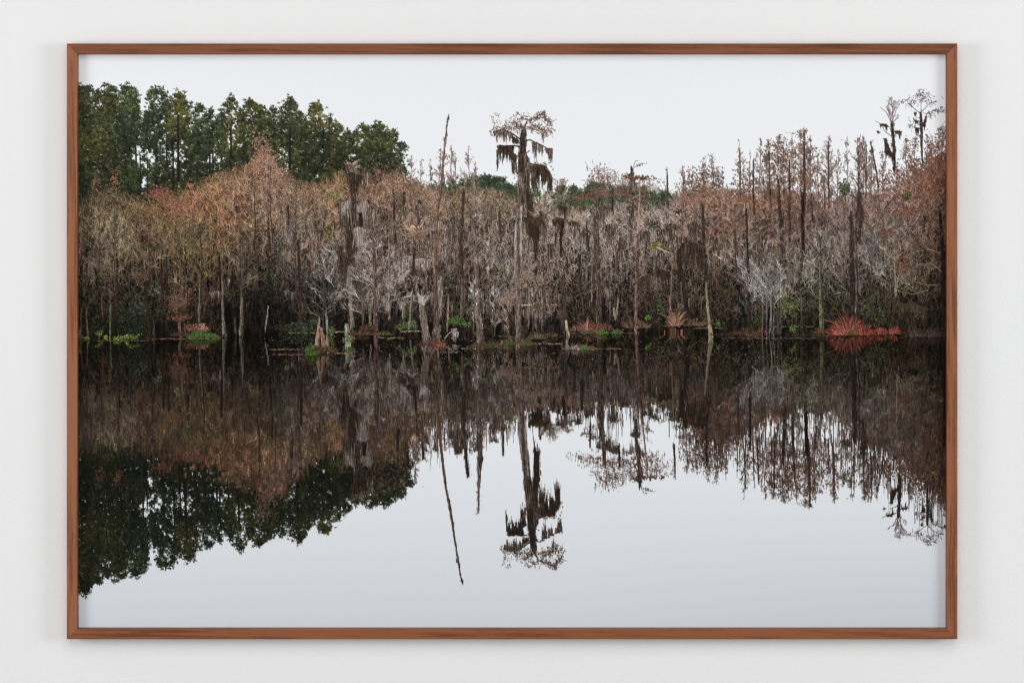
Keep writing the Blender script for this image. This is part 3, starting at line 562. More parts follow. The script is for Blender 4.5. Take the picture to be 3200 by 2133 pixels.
    trunk([(1372,620),(1366,670),(1362,749),(1358,818),(1360,890)],[5,6.5,7.5,9,10],[112,78,66],hi=[164,132,118],lo=[62,40,36],yb=1092,s=1.0,k=.06)
    trunk([(1360,885),(1364,960),(1364,1020),(1356,1092)],[11,14,19,30],[84,66,58],hi=[136,108,94],lo=[42,32,28],yb=1092,s=1.0,k=.06,moss_n=40,mc=MID+DK,ml=(20,60))
    hang([(1387,430),(1391,436)],[36,30],1.5,MID,yb=1092,s=1.0,k=.06,n=6,sp=1.6); hang([(1373,860),(1378,910)],[100,120],.9,MID,yb=1092,n=7); hang([(1352,790),(1356,800)],[90,90],1.2,PALE+MID,yb=1092,n=4,sp=1.5)
    for a,b_ in [((1390,428),(1398,424)),((1394,383),(1399,378)),((1385,478),(1390,474)),((1399,368),(1401,362))]: limb([a,b_],[2.4,1],[84,70,66],yb=1092,s=1.0,k=.06)
    # trunk with the pale sleeve
    trunk([(1478,540),(1480,600),(1484,660)],[3,5,8],[128,114,106],hi=[168,158,152],yb=1080,s=.97,moss_n=18,mc=MID)
    trunk([(1484,655),(1491,720),(1490,790)],[9,14,13],[92,78,70],hi=[182,172,166],lo=[40,32,30],yb=1080,s=.97,moss_n=20,mc=PALE+DK,ml=(30,80),msp=4)
    trunk([(1490,785),(1490,880),(1493,960),(1497,1020),(1503,1080)],[10,11,13,18,26],[88,74,66],hi=[150,140,130],lo=[44,36,32],yb=1080,s=.97,moss_n=20,mc=MID)
    trunk([(1448,590),(1442,690),(1440,780),(1443,880)],[7,10,12,9],[62,50,44],hi=[100,86,76],moss_n=40,mc=DK); trunk([(1443,870),(1443,990)],[7,9],[96,84,74])
    trunk([(1402,918),(1400,960),(1398,1020)],[4,5,5],[146,128,114],yb=1030); trunk([(1560,660),(1564,760)],[6,5],[70,58,52])
    for x in (1410,1425,1470,1405,1345): hang([(x,640+U(0,60)),(x+12,660+U(0,60))],[50,60],.7,DK+MID)
    # pale shrubs
    for x,t,b,sp,c in [(1530,740,960,40,[150,143,140]),(1560,735,950,34,[142,134,130]),(1480,860,1040,36,[158,150,144]),(1545,900,1050,40,[150,140,134]),(1590,900,1060,40,[150,128,116]),(1592,820,960,40,[136,124,118])]:
        S,e,_=bare(x,t,b,sp,A(c)*.96,w=3.6,n1=20,n2=6,n3=3,start=.1,up=.65,tw=.68); add([np.concatenate(S)],1052,1052,.9)
    hang([(1462,968),(1478,950),(1500,930),(1522,952),(1545,975)],[30,60,30,56,30],.4,MID+DK,n=6,sp=3)
    # fallen bough with pale moss
    limb([(1388,1057),(1400,1042),(1418,1028),(1428,1028)],[2.6,2],[166,158,148],yb=1066,s=.9); hang([(1412,1030),(1424,1026),(1430,1040)],[36,42,24],.9,MID+PALE[:2],yb=1062,s=.8,n=7,sp=2.2); limb([(1484,1090),(1492,1078),(1494,1064)],[3,2],[190,182,172],yb=1094,s=1.)
    # ---- tall cypress
    CY=dict(yb=1068,s=.985,k=.05)
    trunk([(1672,760),(1676,880)],[7,7],[58,46,42],**CY); trunk([(1652,600),(1656,640),(1660,720)],[13,16,18],[66,50,44],moss_n=50,mc=DK,**CY)
    trunk([(1634,405),(1634,440),(1632,500),(1634,560),(1650,600)],[9,14,22,26,16],[60,48,40],hi=[104,90,80],moss_n=110,mc=DK,ml=(30,80),msp=8,**CY)
    trunk([(1630,540),(1627,590),(1624,650),(1619,710),(1617,780),(1617,860),(1620,960),(1621,1068)],[18,22,18,18,17,16,15,13],[104,90,80],hi=[160,150,140],lo=[58,46,40],moss_n=90,mc=MID+DK,ml=(40,110),msp=4,**CY)
    hang([(1611,690),(1609,800)],[110,110],.22,PALE,n=5,sp=1.2,**CY); hang([(1628,640),(1627,760)],[110,110],.22,PALE,n=5,sp=1.2,**CY)
    trunk([(1620,1010),(1619,1056)],[5,6],[196,192,184],yb=1068,refl=False)
    limb([(1636,415),(1640,395),(1646,380)],[7,4],[92,76,66],**CY); limb([(1632,440),(1612,424),(1592,412)],[5,3],[62,48,42],**CY); limb([(1592,412),(1570,404),(1540,414)],[3,1.5],[84,66,54],**CY)
    limb([(1624,458),(1600,455),(1578,456),(1560,453),(1556,466)],[4,3,2],[58,46,40],**CY); limb([(1642,438),(1656,437),(1678,446),(1696,454),(1712,466),(1722,468)],[4,3,2.5],[60,48,42],**CY)
    limb([(1648,510),(1670,514),(1696,517),(1712,528)],[4,2],[58,46,40],**CY); limb([(1645,380),(1660,372),(1690,366),(1712,372),(1722,388)],[3,1.5],[120,98,82],**CY); limb([(1646,395),(1672,404),(1700,412),(1716,424)],[2.5,1.2],[110,92,78],**CY)
    limb([(1634,392),(1632,408)],[3,3],[90,74,64],**CY); limb([(1655,470),(1645,478),(1640,486)],[3,2],[58,46,40],**CY)
    for p,q,n in [((1536,412),(1580,398),90),((1575,398),(1630,394),150),((1600,386),(1628,380),60),((1616,372),(1650,362),50),((1612,360),(1636,356),26),((1650,374),(1700,362),110),((1690,352),(1706,358),40),((1700,366),(1724,392),90),((1650,400),(1690,392),120),((1685,398),(1718,410),70),((1698,344),(1700,352),14),((1716,400),(1730,420),26),((1680,410),(1712,420),50),((1666,360),(1690,358),36),((1625,396),(1640,400),40),((1534,404),(1536,420),16)]:
        t=U(0,1,n); S=leaves(p[0]+(q[0]-p[0])*t+N(0,3,n),p[1]+(q[1]-p[1])*t+N(0,5,n),[[98,66,50],[118,80,58],[72,52,42],[88,64,52]],2.1,jit=1); add([S],1068,1068,.985,True,.05,None)
    n=110; s_,_=poly(U(1540,1725,n),U(362,415,n),U(0,6.28,n),U(8,22,n),N(0,1,n),1.0,.7,A([120,96,82])*U(.7,1.2,(n,1)),3); add([s_],1068,1068,.985,True,.05,None)
    hang([(1543,416),(1552,410),(1562,412)],[44,30,22],.8,MID+DK,n=9,sp=2.4,**CY); hang([(1566,414),(1580,408),(1594,414),(1600,420)],[40,46,42,20],1.0,DK+MID,n=9,sp=2.6,**CY); hang([(1600,425),(1618,440)],[26,30],1.,DK,n=8,**CY); hang([(1616,412),(1619,414)],[20,22],1.2,MID,n=5,sp=1.4,**CY)
    hang([(1558,456),(1572,457),(1590,458),(1603,458)],[44,62,50,44],1.4,DK,n=11,sp=2.8,**CY); hang([(1590,470),(1612,490)],[50,70],1.2,DK,n=10,**CY); hang([(1553,468),(1555,470)],[60,62],1.5,DK,n=7,sp=1.2,**CY); hang([(1554,506),(1556,506)],[30,30],1.5,DK,n=8,sp=1.4,**CY)
    hang([(1600,500),(1616,520)],[40,40],.7,MID+DK,n=7,sp=2,**CY)
    hang([(1664,444),(1676,446)],[46,46],1.4,DK+MID,n=12,sp=2.4,**CY); hang([(1684,452),(1694,456)],[54,50],1.3,DK+MID,n=11,sp=2.2,**CY); hang([(1704,464),(1714,466),(1724,466)],[26,42,38],1.5,DK+MID,n=12,sp=2.2,**CY); hang([(1688,412),(1700,420)],[26,34],.4,MID,n=4,sp=1.6,**CY)
    hang([(1650,510),(1664,520),(1676,520)],[120,120,70],1.1,DK+MID,n=10,sp=3,**CY); hang([(1668,518),(1690,518),(1704,522)],[80,80,56],1.5,DK,n=12,sp=3,**CY); hang([(1700,528),(1712,536),(1722,560)],[60,84,70],1.6,DK,n=12,sp=2.8,**CY); hang([(1662,560),(1668,560)],[60,50],1,DK,n=9,sp=2,**CY); hang([(1708,600),(1721,610)],[30,30],.7,PALE+MID,n=5,sp=1.4,**CY)
    hang([(1640,480),(1650,500)],[90,100],1.2,MID+DK,n=9,sp=2.6,**CY); spray(1690,512,40,8,50,RUST,2.4,**CY); spray(1722,545,8,16,20,RUST,2.2,**CY); spray(1618,540,10,14,30,RUST,2.4,**CY)
    # dense funnel of moss under the crown behind it
    S,e,_=bare(1690,630,700,60,[148,134,122],w=4,n1=26,n2=6,n3=3,start=.1,up=1.0,tw=.9); add([np.concatenate(S)],1052,1052,.7)
    hang([(1640,680),(1660,686),(1684,680),(1700,670)],[40,90,100,50],1.3,[[52,44,32],[64,52,40],[78,66,50]],n=12,sp=3.4,s=.75); hang([(1655,700),(1680,710)],[84,84],1.5,[[46,38,28],[58,46,36]],n=12,sp=3,s=.75); hang([(1690,660),(1710,690)],[70,100],.9,MID+DK,n=8,s=.75)
    hang([(1728,690),(1745,680),(1760,690)],[40,40,90],1.1,DK,n=10,sp=2.8,s=.75); trunk([(1757,690),(1752,740),(1752,790)],[9,8,5],[50,38,34],s=.75); hang([(1734,730),(1738,732)],[46,40],1.4,DK,n=7,sp=1.5,s=.75)
    # rusty drooping tree behind the trunk
    for cx,cy,rx,ry,n in [(1655,825,34,8,110),(1640,860,40,18,160),(1590,925,40,22,240),(1690,870,40,14,110),(1715,950,26,12,60),(1650,900,60,24,200),(1570,940,20,14,60),(1720,970,16,10,50)]: spray(cx,cy,rx,ry,n,[[128,92,76],[112,78,64],[144,112,96]],2.2,tw=[146,132,122])
    hang([(1630,900),(1660,900),(1700,905),(1720,930)],[60,100,120,60],.5,MID+DK+[[126,116,96]],n=7,sp=3.2); hang([(1632,975),(1660,950),(1704,985)],[50,90,50],.5,MID+DK,n=7); limb([(1627,954),(1660,952),(1680,944),(1695,952)],[2.5,2],[196,184,150]); limb([(1665,968),(1692,962)],[2.5,2],[196,184,150]); spray(1682,953,20,14,160,[[92,78,48],[76,62,40]],2.4)
    trunk([(1619,800),(1617,860),(1619,960),(1621,1068)],[15,15,13,12],[96,82,74],hi=[160,148,138],lo=[54,42,38],yb=1068,refl=False,moss_n=20,mc=MID,ml=(20,60),msp=3)
    # ---- red leaved tree with a bent limb
    T2=dict(s=.93,k=.05,yb=1040)
    limb([(1868,660),(1890,645),(1916,634)],[5,3],[66,54,48],**T2); limb([(1868,640),(1850,620),(1800,618)],[3,1.5],[130,112,98],**T2); limb([(1868,620),(1872,560),(1868,530)],[3,1],[100,82,74],**T2); limb([(1868,650),(1840,640)],[3,1.5],[96,80,70],**T2); limb([(1874,610),(1900,585)],[2,1],[110,92,80],**T2)
    trunk([(1869,600),(1867,650),(1865,700),(1866,760),(1866,830),(1870,920),(1872,1020)],[5,11,12,11,15,15,18],[60,48,42],hi=[112,100,90],moss_n=120,mc=DK+MID[:2],ml=(30,90),msp=6,**T2)
    spray(1850,600,64,16,130,[[132,66,52],[112,60,50],[140,88,72]],2.3,**T2); spray(1822,617,66,12,140,[[132,66,52],[112,60,50]],2.3,**T2); spray(1800,625,50,24,60,[[126,70,56]],2.2,**T2); spray(1900,600,60,22,200,[[124,70,58],[112,80,68]],2.6,**T2,tw=[128,108,98])
    spray(1872,548,50,40,190,[[132,84,70],[112,74,64],[96,66,58]],2.6,tw=[120,100,92],**T2); spray(1900,560,36,26,70,[[128,88,74],[112,80,70]],2.4,tw=[120,100,92],**T2); spray(1960,600,40,16,120,[[124,80,64],[110,72,60]],2.4,**T2)
    hang([(1872,655),(1895,640),(1916,634)],[60,60,36],.9,DK+MID,n=8,**T2); hang([(1846,655),(1860,650)],[60,60],.8,MID+DK,n=8,**T2); hang([(1925,630),(1960,640),(1990,630)],[30,50,30],.5,MID+PALE,n=6,sp=2,**T2); trunk([(1914,590),(1914,660)],[5,8],[62,50,44],**T2)
    hang([(1820,680),(1850,690)],[24,24],.5,MID,**T2)
    S,e,_=bare(1756,562,640,34,[118,104,94],w=5,n1=26,n2=5,n3=3,start=.1,up=.8); add([np.concatenate(S)],1052,1052,.6); hang([(1735,610),(1780,610)],[26,26],.5,MID,s=.6,n=6); hang([(1745,640),(1770,650)],[30,40],.8,DK,s=.6)
    # flat topped tree
    T3=dict(s=.95,k=.05,yb=1035)
    trunk([(1973,518),(1975,540)],[2,8],[62,52,48],**T3); trunk([(1975,538),(1977,570),(1974,610),(1970,660),(1972,740)],[9,12,9,9,8],[72,56,50],moss_n=70,mc=DK+MID,ml=(20,60),msp=6,**T3)
    limb([(1978,540),(1981,515),(1986,502),(1996,502)],[2,1],[110,94,86],**T3); limb([(1982,522),(2004,511),(2022,510)],[2,.8],[120,104,96],**T3); hang([(1990,516),(2012,511)],[8,8],.5,MID,n=3,sp=1,**T3)
    spray(1965,548,22,8,70,RUST,2.6,**T3); spray(2005,554,44,7,170,RUST,2.8,**T3); spray(1950,570,30,24,90,[[128,92,80],[112,80,70]],2.3,tw=[120,104,96],**T3); spray(2020,585,60,26,200,[[124,86,74],[112,78,66]],2.4,tw=[124,106,96],**T3); hang([(1985,556),(2010,556)],[14,14],.5,DK,n=4,**T3); spray(1985,620,70,20,260,[[122,74,58],[112,82,70]],2.4,**T3)
    trunk([(1998,548),(1999,600),(1996,660),(1992,740)],[2,3.5,5,6],[168,140,126],hi=[206,186,174],lo=[110,80,70],**T3); trunk([(1993,730),(1990,800),(1989,900)],[7,9,10],[92,66,60],hi=[150,124,116],lo=[58,42,38],**T3); trunk([(1989,890),(1987,960),(1988,1030)],[10,10,9],[100,70,64],hi=[176,166,160],lo=[56,42,38],**T3)
    for a in [[(1992,730),(1968,712),(1950,690)],[(1992,745),(1975,768),(1958,775)],[(1995,690),(2020,670)],[(1991,780),(2010,760)],[(1975,620),(2000,606)]]: limb(a,[2.4,1.2],[164,144,130],**T3)
    trunk([(2084,522),(2084,545),(2086,590),(2086,650)],[1.6,3,5,7],[78,64,60],s=.9,k=.05,yb=1035); limb([(2085,536),(2077,529)],[1.8,1],[90,76,72],s=.9,k=.05,yb=1035)
    for x,y,w_,l_ in [(1790,690,24,60),(1830,720,26,70),(1905,700,26,80),(1940,760,30,80),(2015,720,26,70),(2050,800,30,80),(2100,700,28,70),(2140,740,34,110),(2170,700,28,90),(2230,740,22,60),(1975,640,24,60),(1815,640,20,40),(1720,760,18,70)]:
        hang([(x-w_/2,y+6),(x,y),(x+w_/2,y+8)],[l_*U(.3,.9),l_*U(.7,1.3),l_*U(.3,.8)],.6,DK+DK+MID,n=8,sp=U(3,6),s=.75)
    # middle snags
    trunk([(1763,856),(1760,890),(1766,960),(1768,1030)],[3,11,12,13],[54,44,40],hi=[128,116,108],yb=1045,moss_n=12); trunk([(1768,1000),(1773,1030),(1778,1042)],[5,5,3],[180,168,140],yb=1045)
    trunk([(1811,796),(1811,830),(1814,900)],[3,9,11],[58,46,42],yb=1045,moss_n=14); trunk([(1790,870),(1791,940)],[3,6],[56,44,40]); trunk([(1849,800),(1849,930)],[4,4],[128,118,108]); trunk([(1918,960),(1922,990)],[5,6],[150,142,130]); trunk([(1932,930),(1926,985)],[4,6],[130,124,110]); trunk([(1885,930),(1884,1010)],[12,10],[36,28,26])
    trunk([(1833,690),(1836,760)],[4,6],[66,52,46]); trunk([(2108,770),(2098,870),(2094,960)],[3,4,5],[116,96,86]); limb([(2052,770),(2080,785),(2102,792)],[3,2],[200,186,170])
    for x in (2120,2135,2150,2165,2185): hang([(x,720+U(0,80)),(x+16,740+U(0,80))],[80,100],.8,DK+[[44,36,30]],n=9,sp=3)
    trunk([(2120,780),(2128,860),(2140,960),(2144,1000)],[8,14,22,24],[40,32,28],hi=[72,60,52],moss_n=70,mc=[[44,36,30],[56,46,40]]); trunk([(2128,880),(2134,960)],[4,5],[92,80,76]); hang([(2050,840),(2090,850)],[60,60],.6,[[56,44,38],[44,36,32]]); hang([(2000,870),(2030,860)],[50,70],.5,DK)
    trunk([(2195,640),(2198,700),(2200,760),(2205,835)],[5,8,8,9],[52,40,36],moss_n=24)
    for a in [[(2196,690),(2216,680),(2240,676)],[(2196,680),(2170,672)],[(2198,720),(2170,700)]]: limb(a,[4,2],[76,62,54])
    trunk([(2207,880),(2209,930),(2214,990),(2222,1056)],[4,6,8,15],[136,126,104],hi=[180,176,144],lo=[88,80,64],yb=1058,s=1.,k=-.02)
    trunk([(2090,820),(2096,760),(2100,840)],[2,3],[112,96,86])
    # ---- right hand trees
    trunk([(2432,560),(2436,650),(2442,720),(2442,780)],[5,9,12,10],[44,34,32],moss_n=20,mc=[[58,44,40],[70,56,48]],s=.82); trunk([(2402,470),(2404,560),(2408,640)],[3,4,5],[84,62,56],s=.82); trunk([(2467,500),(2466,640),(2468,760)],[3,7,10],[66,48,42],s=.82); trunk([(2512,410),(2513,500),(2514,600),(2508,700),(2511,790)],[2.5,7,8,9,10],[78,56,48],s=.82)
    trunk([(2508,600),(2507,700),(2510,790)],[9,9,10],[42,32,30],s=.82); trunk([(2354,500),(2354,600),(2356,660)],[4,5,6],[84,62,54],s=.82); trunk([(2588,440),(2588,540),(2590,640)],[3,4,5],[92,74,68],s=.82); trunk([(2682,470),(2683,560),(2684,640)],[3,5,8],[84,68,62],s=.82); trunk([(2684,600),(2686,690)],[12,12],[48,38,36],moss_n=30,s=.82)
    trunk([(2705,440),(2707,560)],[2.5,4],[98,80,74],s=.82); trunk([(2720,440),(2738,530),(2744,580)],[2,4,4],[86,68,64],s=.82); trunk([(2536,620),(2538,680)],[4,5],[70,54,48],s=.82); trunk([(2311,470),(2312,600)],[2.5,4],[104,86,76],s=.82); trunk([(2575,560),(2577,640)],[3,4],[90,70,62],s=.82)
    for x0 in (2682,2588,2512,2705):
        S,e,_=bare(x0,430,620,44,[112,96,90],w=3,n1=18,n2=4,n3=3,start=.05,up=.85,tw=.8); add([np.concatenate(S)],1052,1052,.82)
    for x,t,b,sp,c in [(2300,650,860,60,[140,126,110]),(2380,760,960,70,[146,138,134]),(2560,730,960,80,[136,132,118]),(2640,720,960,60,[132,122,116]),(2450,690,900,60,[132,122,112]),(2760,640,860,90,[134,124,114]),(2780,760,980,80,[132,124,108]),(2330,740,980,60,[150,144,142]),(2720,700,900,60,[132,124,120]),(2870,700,930,70,[130,120,100]),(2500,800,980,70,[140,136,120])]:
        S,e,_=bare(x,t,b,sp,A(c)*.84,w=3.5,n1=24,n2=6,n3=3,start=.05,up=1.0,tw=.7,droop=.05); add([np.concatenate(S)],1052,1052,.85)
    trunk([(2660,660),(2662,720),(2660,780),(2664,880),(2672,1000)],[8,12,12,16,20],[44,34,32],hi=[80,66,62],moss_n=50,mc=DK,s=.86); trunk([(2672,650),(2674,760),(2678,900),(2676,1000)],[6,7,8,8],[58,46,42],hi=[140,132,124],s=.86); trunk([(2690,640),(2686,740)],[10,5],[50,40,38],moss_n=20,s=.86)
    trunk([(2562,800),(2564,900),(2566,960),(2568,1034)],[5,9,12,14],[82,80,62],hi=[146,146,112],lo=[44,40,32],s=.9); trunk([(2800,880),(2800,920)],[3,4],[150,146,130]); trunk([(2795,730),(2796,800),(2798,900)],[3,3,3],[128,122,104]); trunk([(2332,650),(2335,760),(2338,860),(2340,1000)],[5,6,8,12],[54,42,38],s=.88); trunk([(2296,720),(2300,860)],[4,5],[76,62,56])
    trunk([(2936,660),(2942,730),(2946,830),(2948,940),(2950,1020)],[6,11,13,15,16],[32,24,22],hi=[60,50,44],s=.88)
    for a in [[(2940,770),(2920,740),(2890,700)],[(2942,850),(2910,822),(2860,826)],[(2940,720),(2915,695)],[(2945,700),(2960,680)],[(2900,905),(2850,918),(2790,905)],[(2890,960),(2860,990)],[(2941,790),(2900,780),(2850,790)],[(2930,890),(2900,890),(2860,880)],[(2800,735),(2870,745),(2930,760)]]: limb(a,[2.2,.9],[124,114,92] if a[0][1]>780 else [84,74,60])
    hang([(2790,940),(2840,950),(2900,960)],[80,60,80],.4,[[56,46,38],[72,62,48]],n=7); hang([(2700,880),(2760,900)],[60,60],.3,DK,n=6)
    for x,t,b,sp,c in [(2442,540,780,46,[92,72,64]),(2511,560,790,50,[88,70,62]),(2467,600,760,34,[92,72,64]),(2664,640,900,60,[96,82,76]),(2686,560,700,30,[90,74,68]),(2200,610,800,50,[104,84,74]),(1869,640,860,46,[112,98,90]),(1443,600,860,40,[104,90,80]),(1991,640,900,44,[124,104,94]),(1489,600,900,40,[118,104,96]),(2943,560,900,70,[96,76,62]),
                       (1232,600,800,36,[106,90,78]),(1263,570,760,36,[110,90,76]),(1310,600,800,40,[108,90,80]),(1170,760,960,34,[120,104,96]),(1360,700,900,36,[120,98,86]),(2408,520,700,40,[100,78,68]),(2588,480,680,36,[100,82,76])]:
        S,e,_=bare(x,t,b,sp,c,w=2.5,n1=22,n2=5,n3=3,start=.0,up=1.0,tw=.62); add([np.concatenate(S[1:])],1052,1052,.84)
    # mossy pair against the sky
    T5=dict(yb=1050,s=.845,k=.03)
    trunk([(2786,380),(2790,420),(2794,470),(2796,530)],[6,9,8,7],[66,54,54],moss_n=24,mc=DK,ml=(10,34),msp=6,**T5); trunk([(2770,440),(2780,470),(2788,490)],[2,6,8],[72,58,54],moss_n=20,mc=DK,ml=(10,34),msp=6,**T5)
    for a in [[(2786,385),(2770,350),(2750,335)],[(2786,380),(2776,340),(2778,310)],[(2788,380),(2800,345),(2812,325)],[(2788,385),(2812,362)],[(2790,400),(2760,392),(2735,378)],[(2790,430),(2765,412),(2755,395)],[(2790,410),(2815,415)],[(2784,370),(2792,330)]]:
        limb(a,[2.4,1],[110,96,96],**T5)
    S,e,_=bare(2788,304,400,34,[134,120,120],w=2,n1=20,n2=5,n3=3,start=.2,up=.6,tw=.5); add([np.concatenate(S)],1050,1050,.845)
    hang([(2752,390),(2760,388),(2772,392)],[16,14,20],1.2,DK,n=7,sp=2,**T5); hang([(2742,410),(2748,412)],[10,10],1,DK,n=6,**T5); hang([(2798,410),(2812,410)],[20,24],1.1,DK,n=7,sp=2,**T5); hang([(2764,430),(2776,460)],[40,60],1,DK,n=7,sp=2.4,**T5); hang([(2815,412),(2817,414)],[26,24],1.4,DK,n=6,sp=1.4,**T5)
    trunk([(2877,350),(2878,380),(2880,420),(2878,440),(2882,500)],[5,9,8,5,5],[62,52,54],moss_n=14,mc=DK,ml=(10,26),msp=5,**T5); trunk([(2894,365),(2884,395)],[2,8],[66,56,56],moss_n=14,mc=DK,ml=(10,26),msp=5,**T5)
    for a in [[(2876,355),(2855,338),(2843,322)],[(2878,350),(2878,325),(2890,302)],[(2878,350),(2895,332),(2912,318)],[(2886,378),(2900,352),(2920,345)],[(2880,400),(2862,380)],[(2880,430),(2865,420)]]: limb(a,[2.4,1],[96,84,88],**T5)
    for cx,cy,rx,ry,n in [(2884,300,34,22,90),(2848,318,20,14,40),(2912,316,16,12,30),(2820,318,12,8,12),(2925,345,12,8,24),(2940,344,12,10,24),(2905,355,12,10,24),(2862,375,12,10,20),(2850,390,20,14,24),(2945,410,14,16,40),(2925,440,30,30,60),(2860,450,40,30,60)]: spray(cx,cy,rx,ry,n,[[96,80,84],[112,94,96],[80,66,68]],2.2,tw=[130,116,118],**T5)
    hang([(2856,352),(2862,352)],[16,14],1.2,DK,n=5,sp=2,**T5); hang([(2862,400),(2870,402)],[32,34],1.4,DK,n=8,sp=2,**T5); hang([(2860,376),(2868,380)],[14,12],1.2,DK,n=6,sp=2,**T5)
    spray(2640,590,26,32,120,[[70,66,38],[54,50,32]],3)
    # white multi stem shrub
    for i in range(6):
        x=2384+i*9+N(0,4); trunk([(x,900+U(0,40)),(x+U(-3,3),980),(x+U(-2,2),1040)],[2,2.6,2.6],[96,88,82],hi=[160,152,146],lo=[60,52,48],yb=1050)
    for x,sp in [(2385,60),(2400,80),(2420,70),(2350,50),(2440,50)]:
        S,e,_=bare(x,800+U(-20,50),1000,sp,[132,125,121],w=2.4,n1=14,n2=5,n3=3,start=.25,up=.8,tw=.75); add([np.concatenate(S)],1050,1050,.9)
    trunk([(2432,960),(2434,1040)],[10,14],[66,58,54],yb=1050)
    # ---- broken stump and the bright tussock
    trunk([(998,988),(996,1020),(992,1060),(990,1084)],[3,9,13,16],[136,108,94],hi=[196,176,158],lo=[70,46,38],yb=1092,s=1.); trunk([(1004,1022),(1008,1050),(1012,1088)],[4,12,18],[120,92,80],hi=[190,174,156],lo=[70,44,36],yb=1092,s=1.); trunk([(1021,1040),(1023,1060),(1026,1088)],[3,7,8],[136,118,104],hi=[190,176,160],lo=[84,62,52],yb=1092,s=1.); spray(1014,1048,4,6,12,[[150,70,44]],2.4,yb=1092)
    trunk([(1019,970),(1021,1000),(1022,1026)],[3,6,7],[134,136,122],hi=[186,190,176],yb=1040)
    def tussock(cx,yb,rx,h,cols,n,fan=.7,w=1.1,s=.9,k=0.,curve=.9,refl=True):
        i=U(-1,1,n); x=cx+i*rx*U(.6,1.1,n); a=np.pi/2-i*fan*.8+N(0,.42,n); c=A(cols,float)[rng.integers(0,len(cols),n)]*U(.35,1.12,(n,1)); g_=c.mean(-1,keepdims=True); c=g_+(c-g_)*.82
        s_,_=poly(x,yb+U(-3,1,n),a,h*U(.3,1.15,n)*(1-.6*np.abs(i)),-np.sign(i)*U(0,curve,n),w,.7,c,4); add([s_],yb,yb,s,refl,k,.72)
    tussock(975,1100,15,26,[[84,122,46],[108,148,58],[60,88,34]],420,fan=.9,s=1.3); tussock(975,1106,15,20,[[80,118,44],[96,134,54],[52,80,32]],300,fan=1.2,refl=False)
    tussock(1010,1098,30,20,[[124,84,62],[92,62,46],[70,52,40]],260); tussock(1040,1098,14,18,[[128,88,66],[96,70,50]],90)
    # green mound
    for dx in range(-46,52,2):
        hh=22*max(0,1-(dx/50)**2)**.7*(1 if dx<8 else .75); xx_=630+dx+4; n=9
        c=A([[68,90,48],[82,106,54],[56,76,42]],float)[rng.integers(0,3,n)]*U(.75,1.15,(n,1)); s_,_=poly(xx_+U(-2,2,n),1056-U(0,1,n)*hh,np.pi/2+N(0,.6,n),U(4,8,n),0,2,1,c,1); add([s_],1057,1057,.85,True,0,.72)
    # dry bank growth
    OR=[[136,102,80],[112,84,66],[152,120,96],[90,68,54]]; RD=[[150,78,64],[176,98,82],[118,58,50],[84,44,38]]
    for a in [(1840,1036,26,34,OR,300),(1800,1034,20,22,OR,90),(1832,1030,18,40,[[176,116,98],[150,96,80]],90),(1862,1030,8,30,RD,60),(1892,1028,14,26,OR+RD,110),(1975,1024,26,40,OR,190),(2010,1024,20,26,OR,110),(2112,1018,13,62,[[186,140,112],[164,116,92]],150),(2170,1018,30,22,OR,110),(2210,1014,24,18,OR,80),
              (2376,1040,12,22,RD,50),(2360,1050,26,14,OR,60),(1345,1084,36,34,[[104,66,56],[84,56,48],[128,86,74]],150),(1376,1082,10,24,[[170,108,86],[150,90,70]],80),(1500,1088,36,24,[[98,80,54],[84,62,46],[116,92,62]],320),(1540,1085,22,20,[[98,98,60],[84,74,50]],160),
              (1612,1078,60,26,OR,460),(1590,1078,16,18,[[92,104,54],[76,88,46]],110),(1645,1076,14,18,[[98,112,58],[80,94,50]],110),(1680,1058,26,24,[[130,112,76],[104,88,62]],180),(1722,1052,20,18,[[118,96,70],[96,78,56]],110),(1825,1092,38,20,[[150,108,92],[112,82,70]],200),(1828,1090,16,12,[[86,112,46],[104,134,56]],130),
              (1790,1092,22,22,[[176,160,152],[150,128,118]],60),(1880,1042,18,14,[[92,122,48],[108,140,56]],170),(1925,1042,14,16,[[92,108,62],[110,128,76]],130),(1130,1046,50,18,[[124,88,66],[96,72,54]],300),(1150,1030,26,24,[[116,76,60],[98,68,52]],120),(1200,1046,30,12,[[98,84,52],[112,98,60]],120),(1255,1024,20,10,[[74,96,50],[88,110,56]],90),
              (1425,1010,26,22,[[78,100,50],[96,118,58]],240),(1570,1090,30,14,[[90,76,54]],100),(2560,1042,16,26,[[96,84,62],[110,72,56]],60),(2260,1046,60,8,[[64,52,42],[90,70,56]],120),(2330,1044,40,22,[[92,62,46],[104,74,56]],180),(2520,1050,60,10,[[70,58,40],[84,68,46]],120),(560,1050,30,20,[[92,66,52],[80,60,46]],140)]:
        tussock(*a)
    RD=[[176,84,64],[200,104,82],[140,62,50],[92,46,38]]
    tussock(2655,1050,62,30,[[40,28,24],[60,36,30]],300,s=1.); tussock(2618,1047,26,40,RD,260); tussock(2650,1046,46,62,RD,480,s=1.); tussock(2700,1046,24,40,RD,260,s=1.); tussock(2652,1040,34,84,[[160,106,84],[140,84,66]],46,s=1.,w=1.2); tussock(2752,1044,18,24,RD,170,s=1.); tussock(2796,1042,15,24,RD,150,s=1.); tussock(2640,1046,40,26,[[196,114,96],[172,92,76]],150,refl=False); tussock(2668,1046,18,16,[[96,92,44],[80,70,40]],40,refl=False)
    limb([(2574,998),(2598,1004),(2620,1018)],[2,1.4],[150,96,76]); 
    for x in (2860,2900,2940): tussock(x,1052,30,34,[[84,76,70],[64,54,50],[90,62,54]],120)
    # ---- reflections of the named things
    for S, yb, yr, s, refl, k, dk in items:
        if refl: raster(R, mirror(S, yb, yr, s, k, dk))
    # water: break the reflection up, soften it downwards
    rows=np.arange(CH)[:,None]
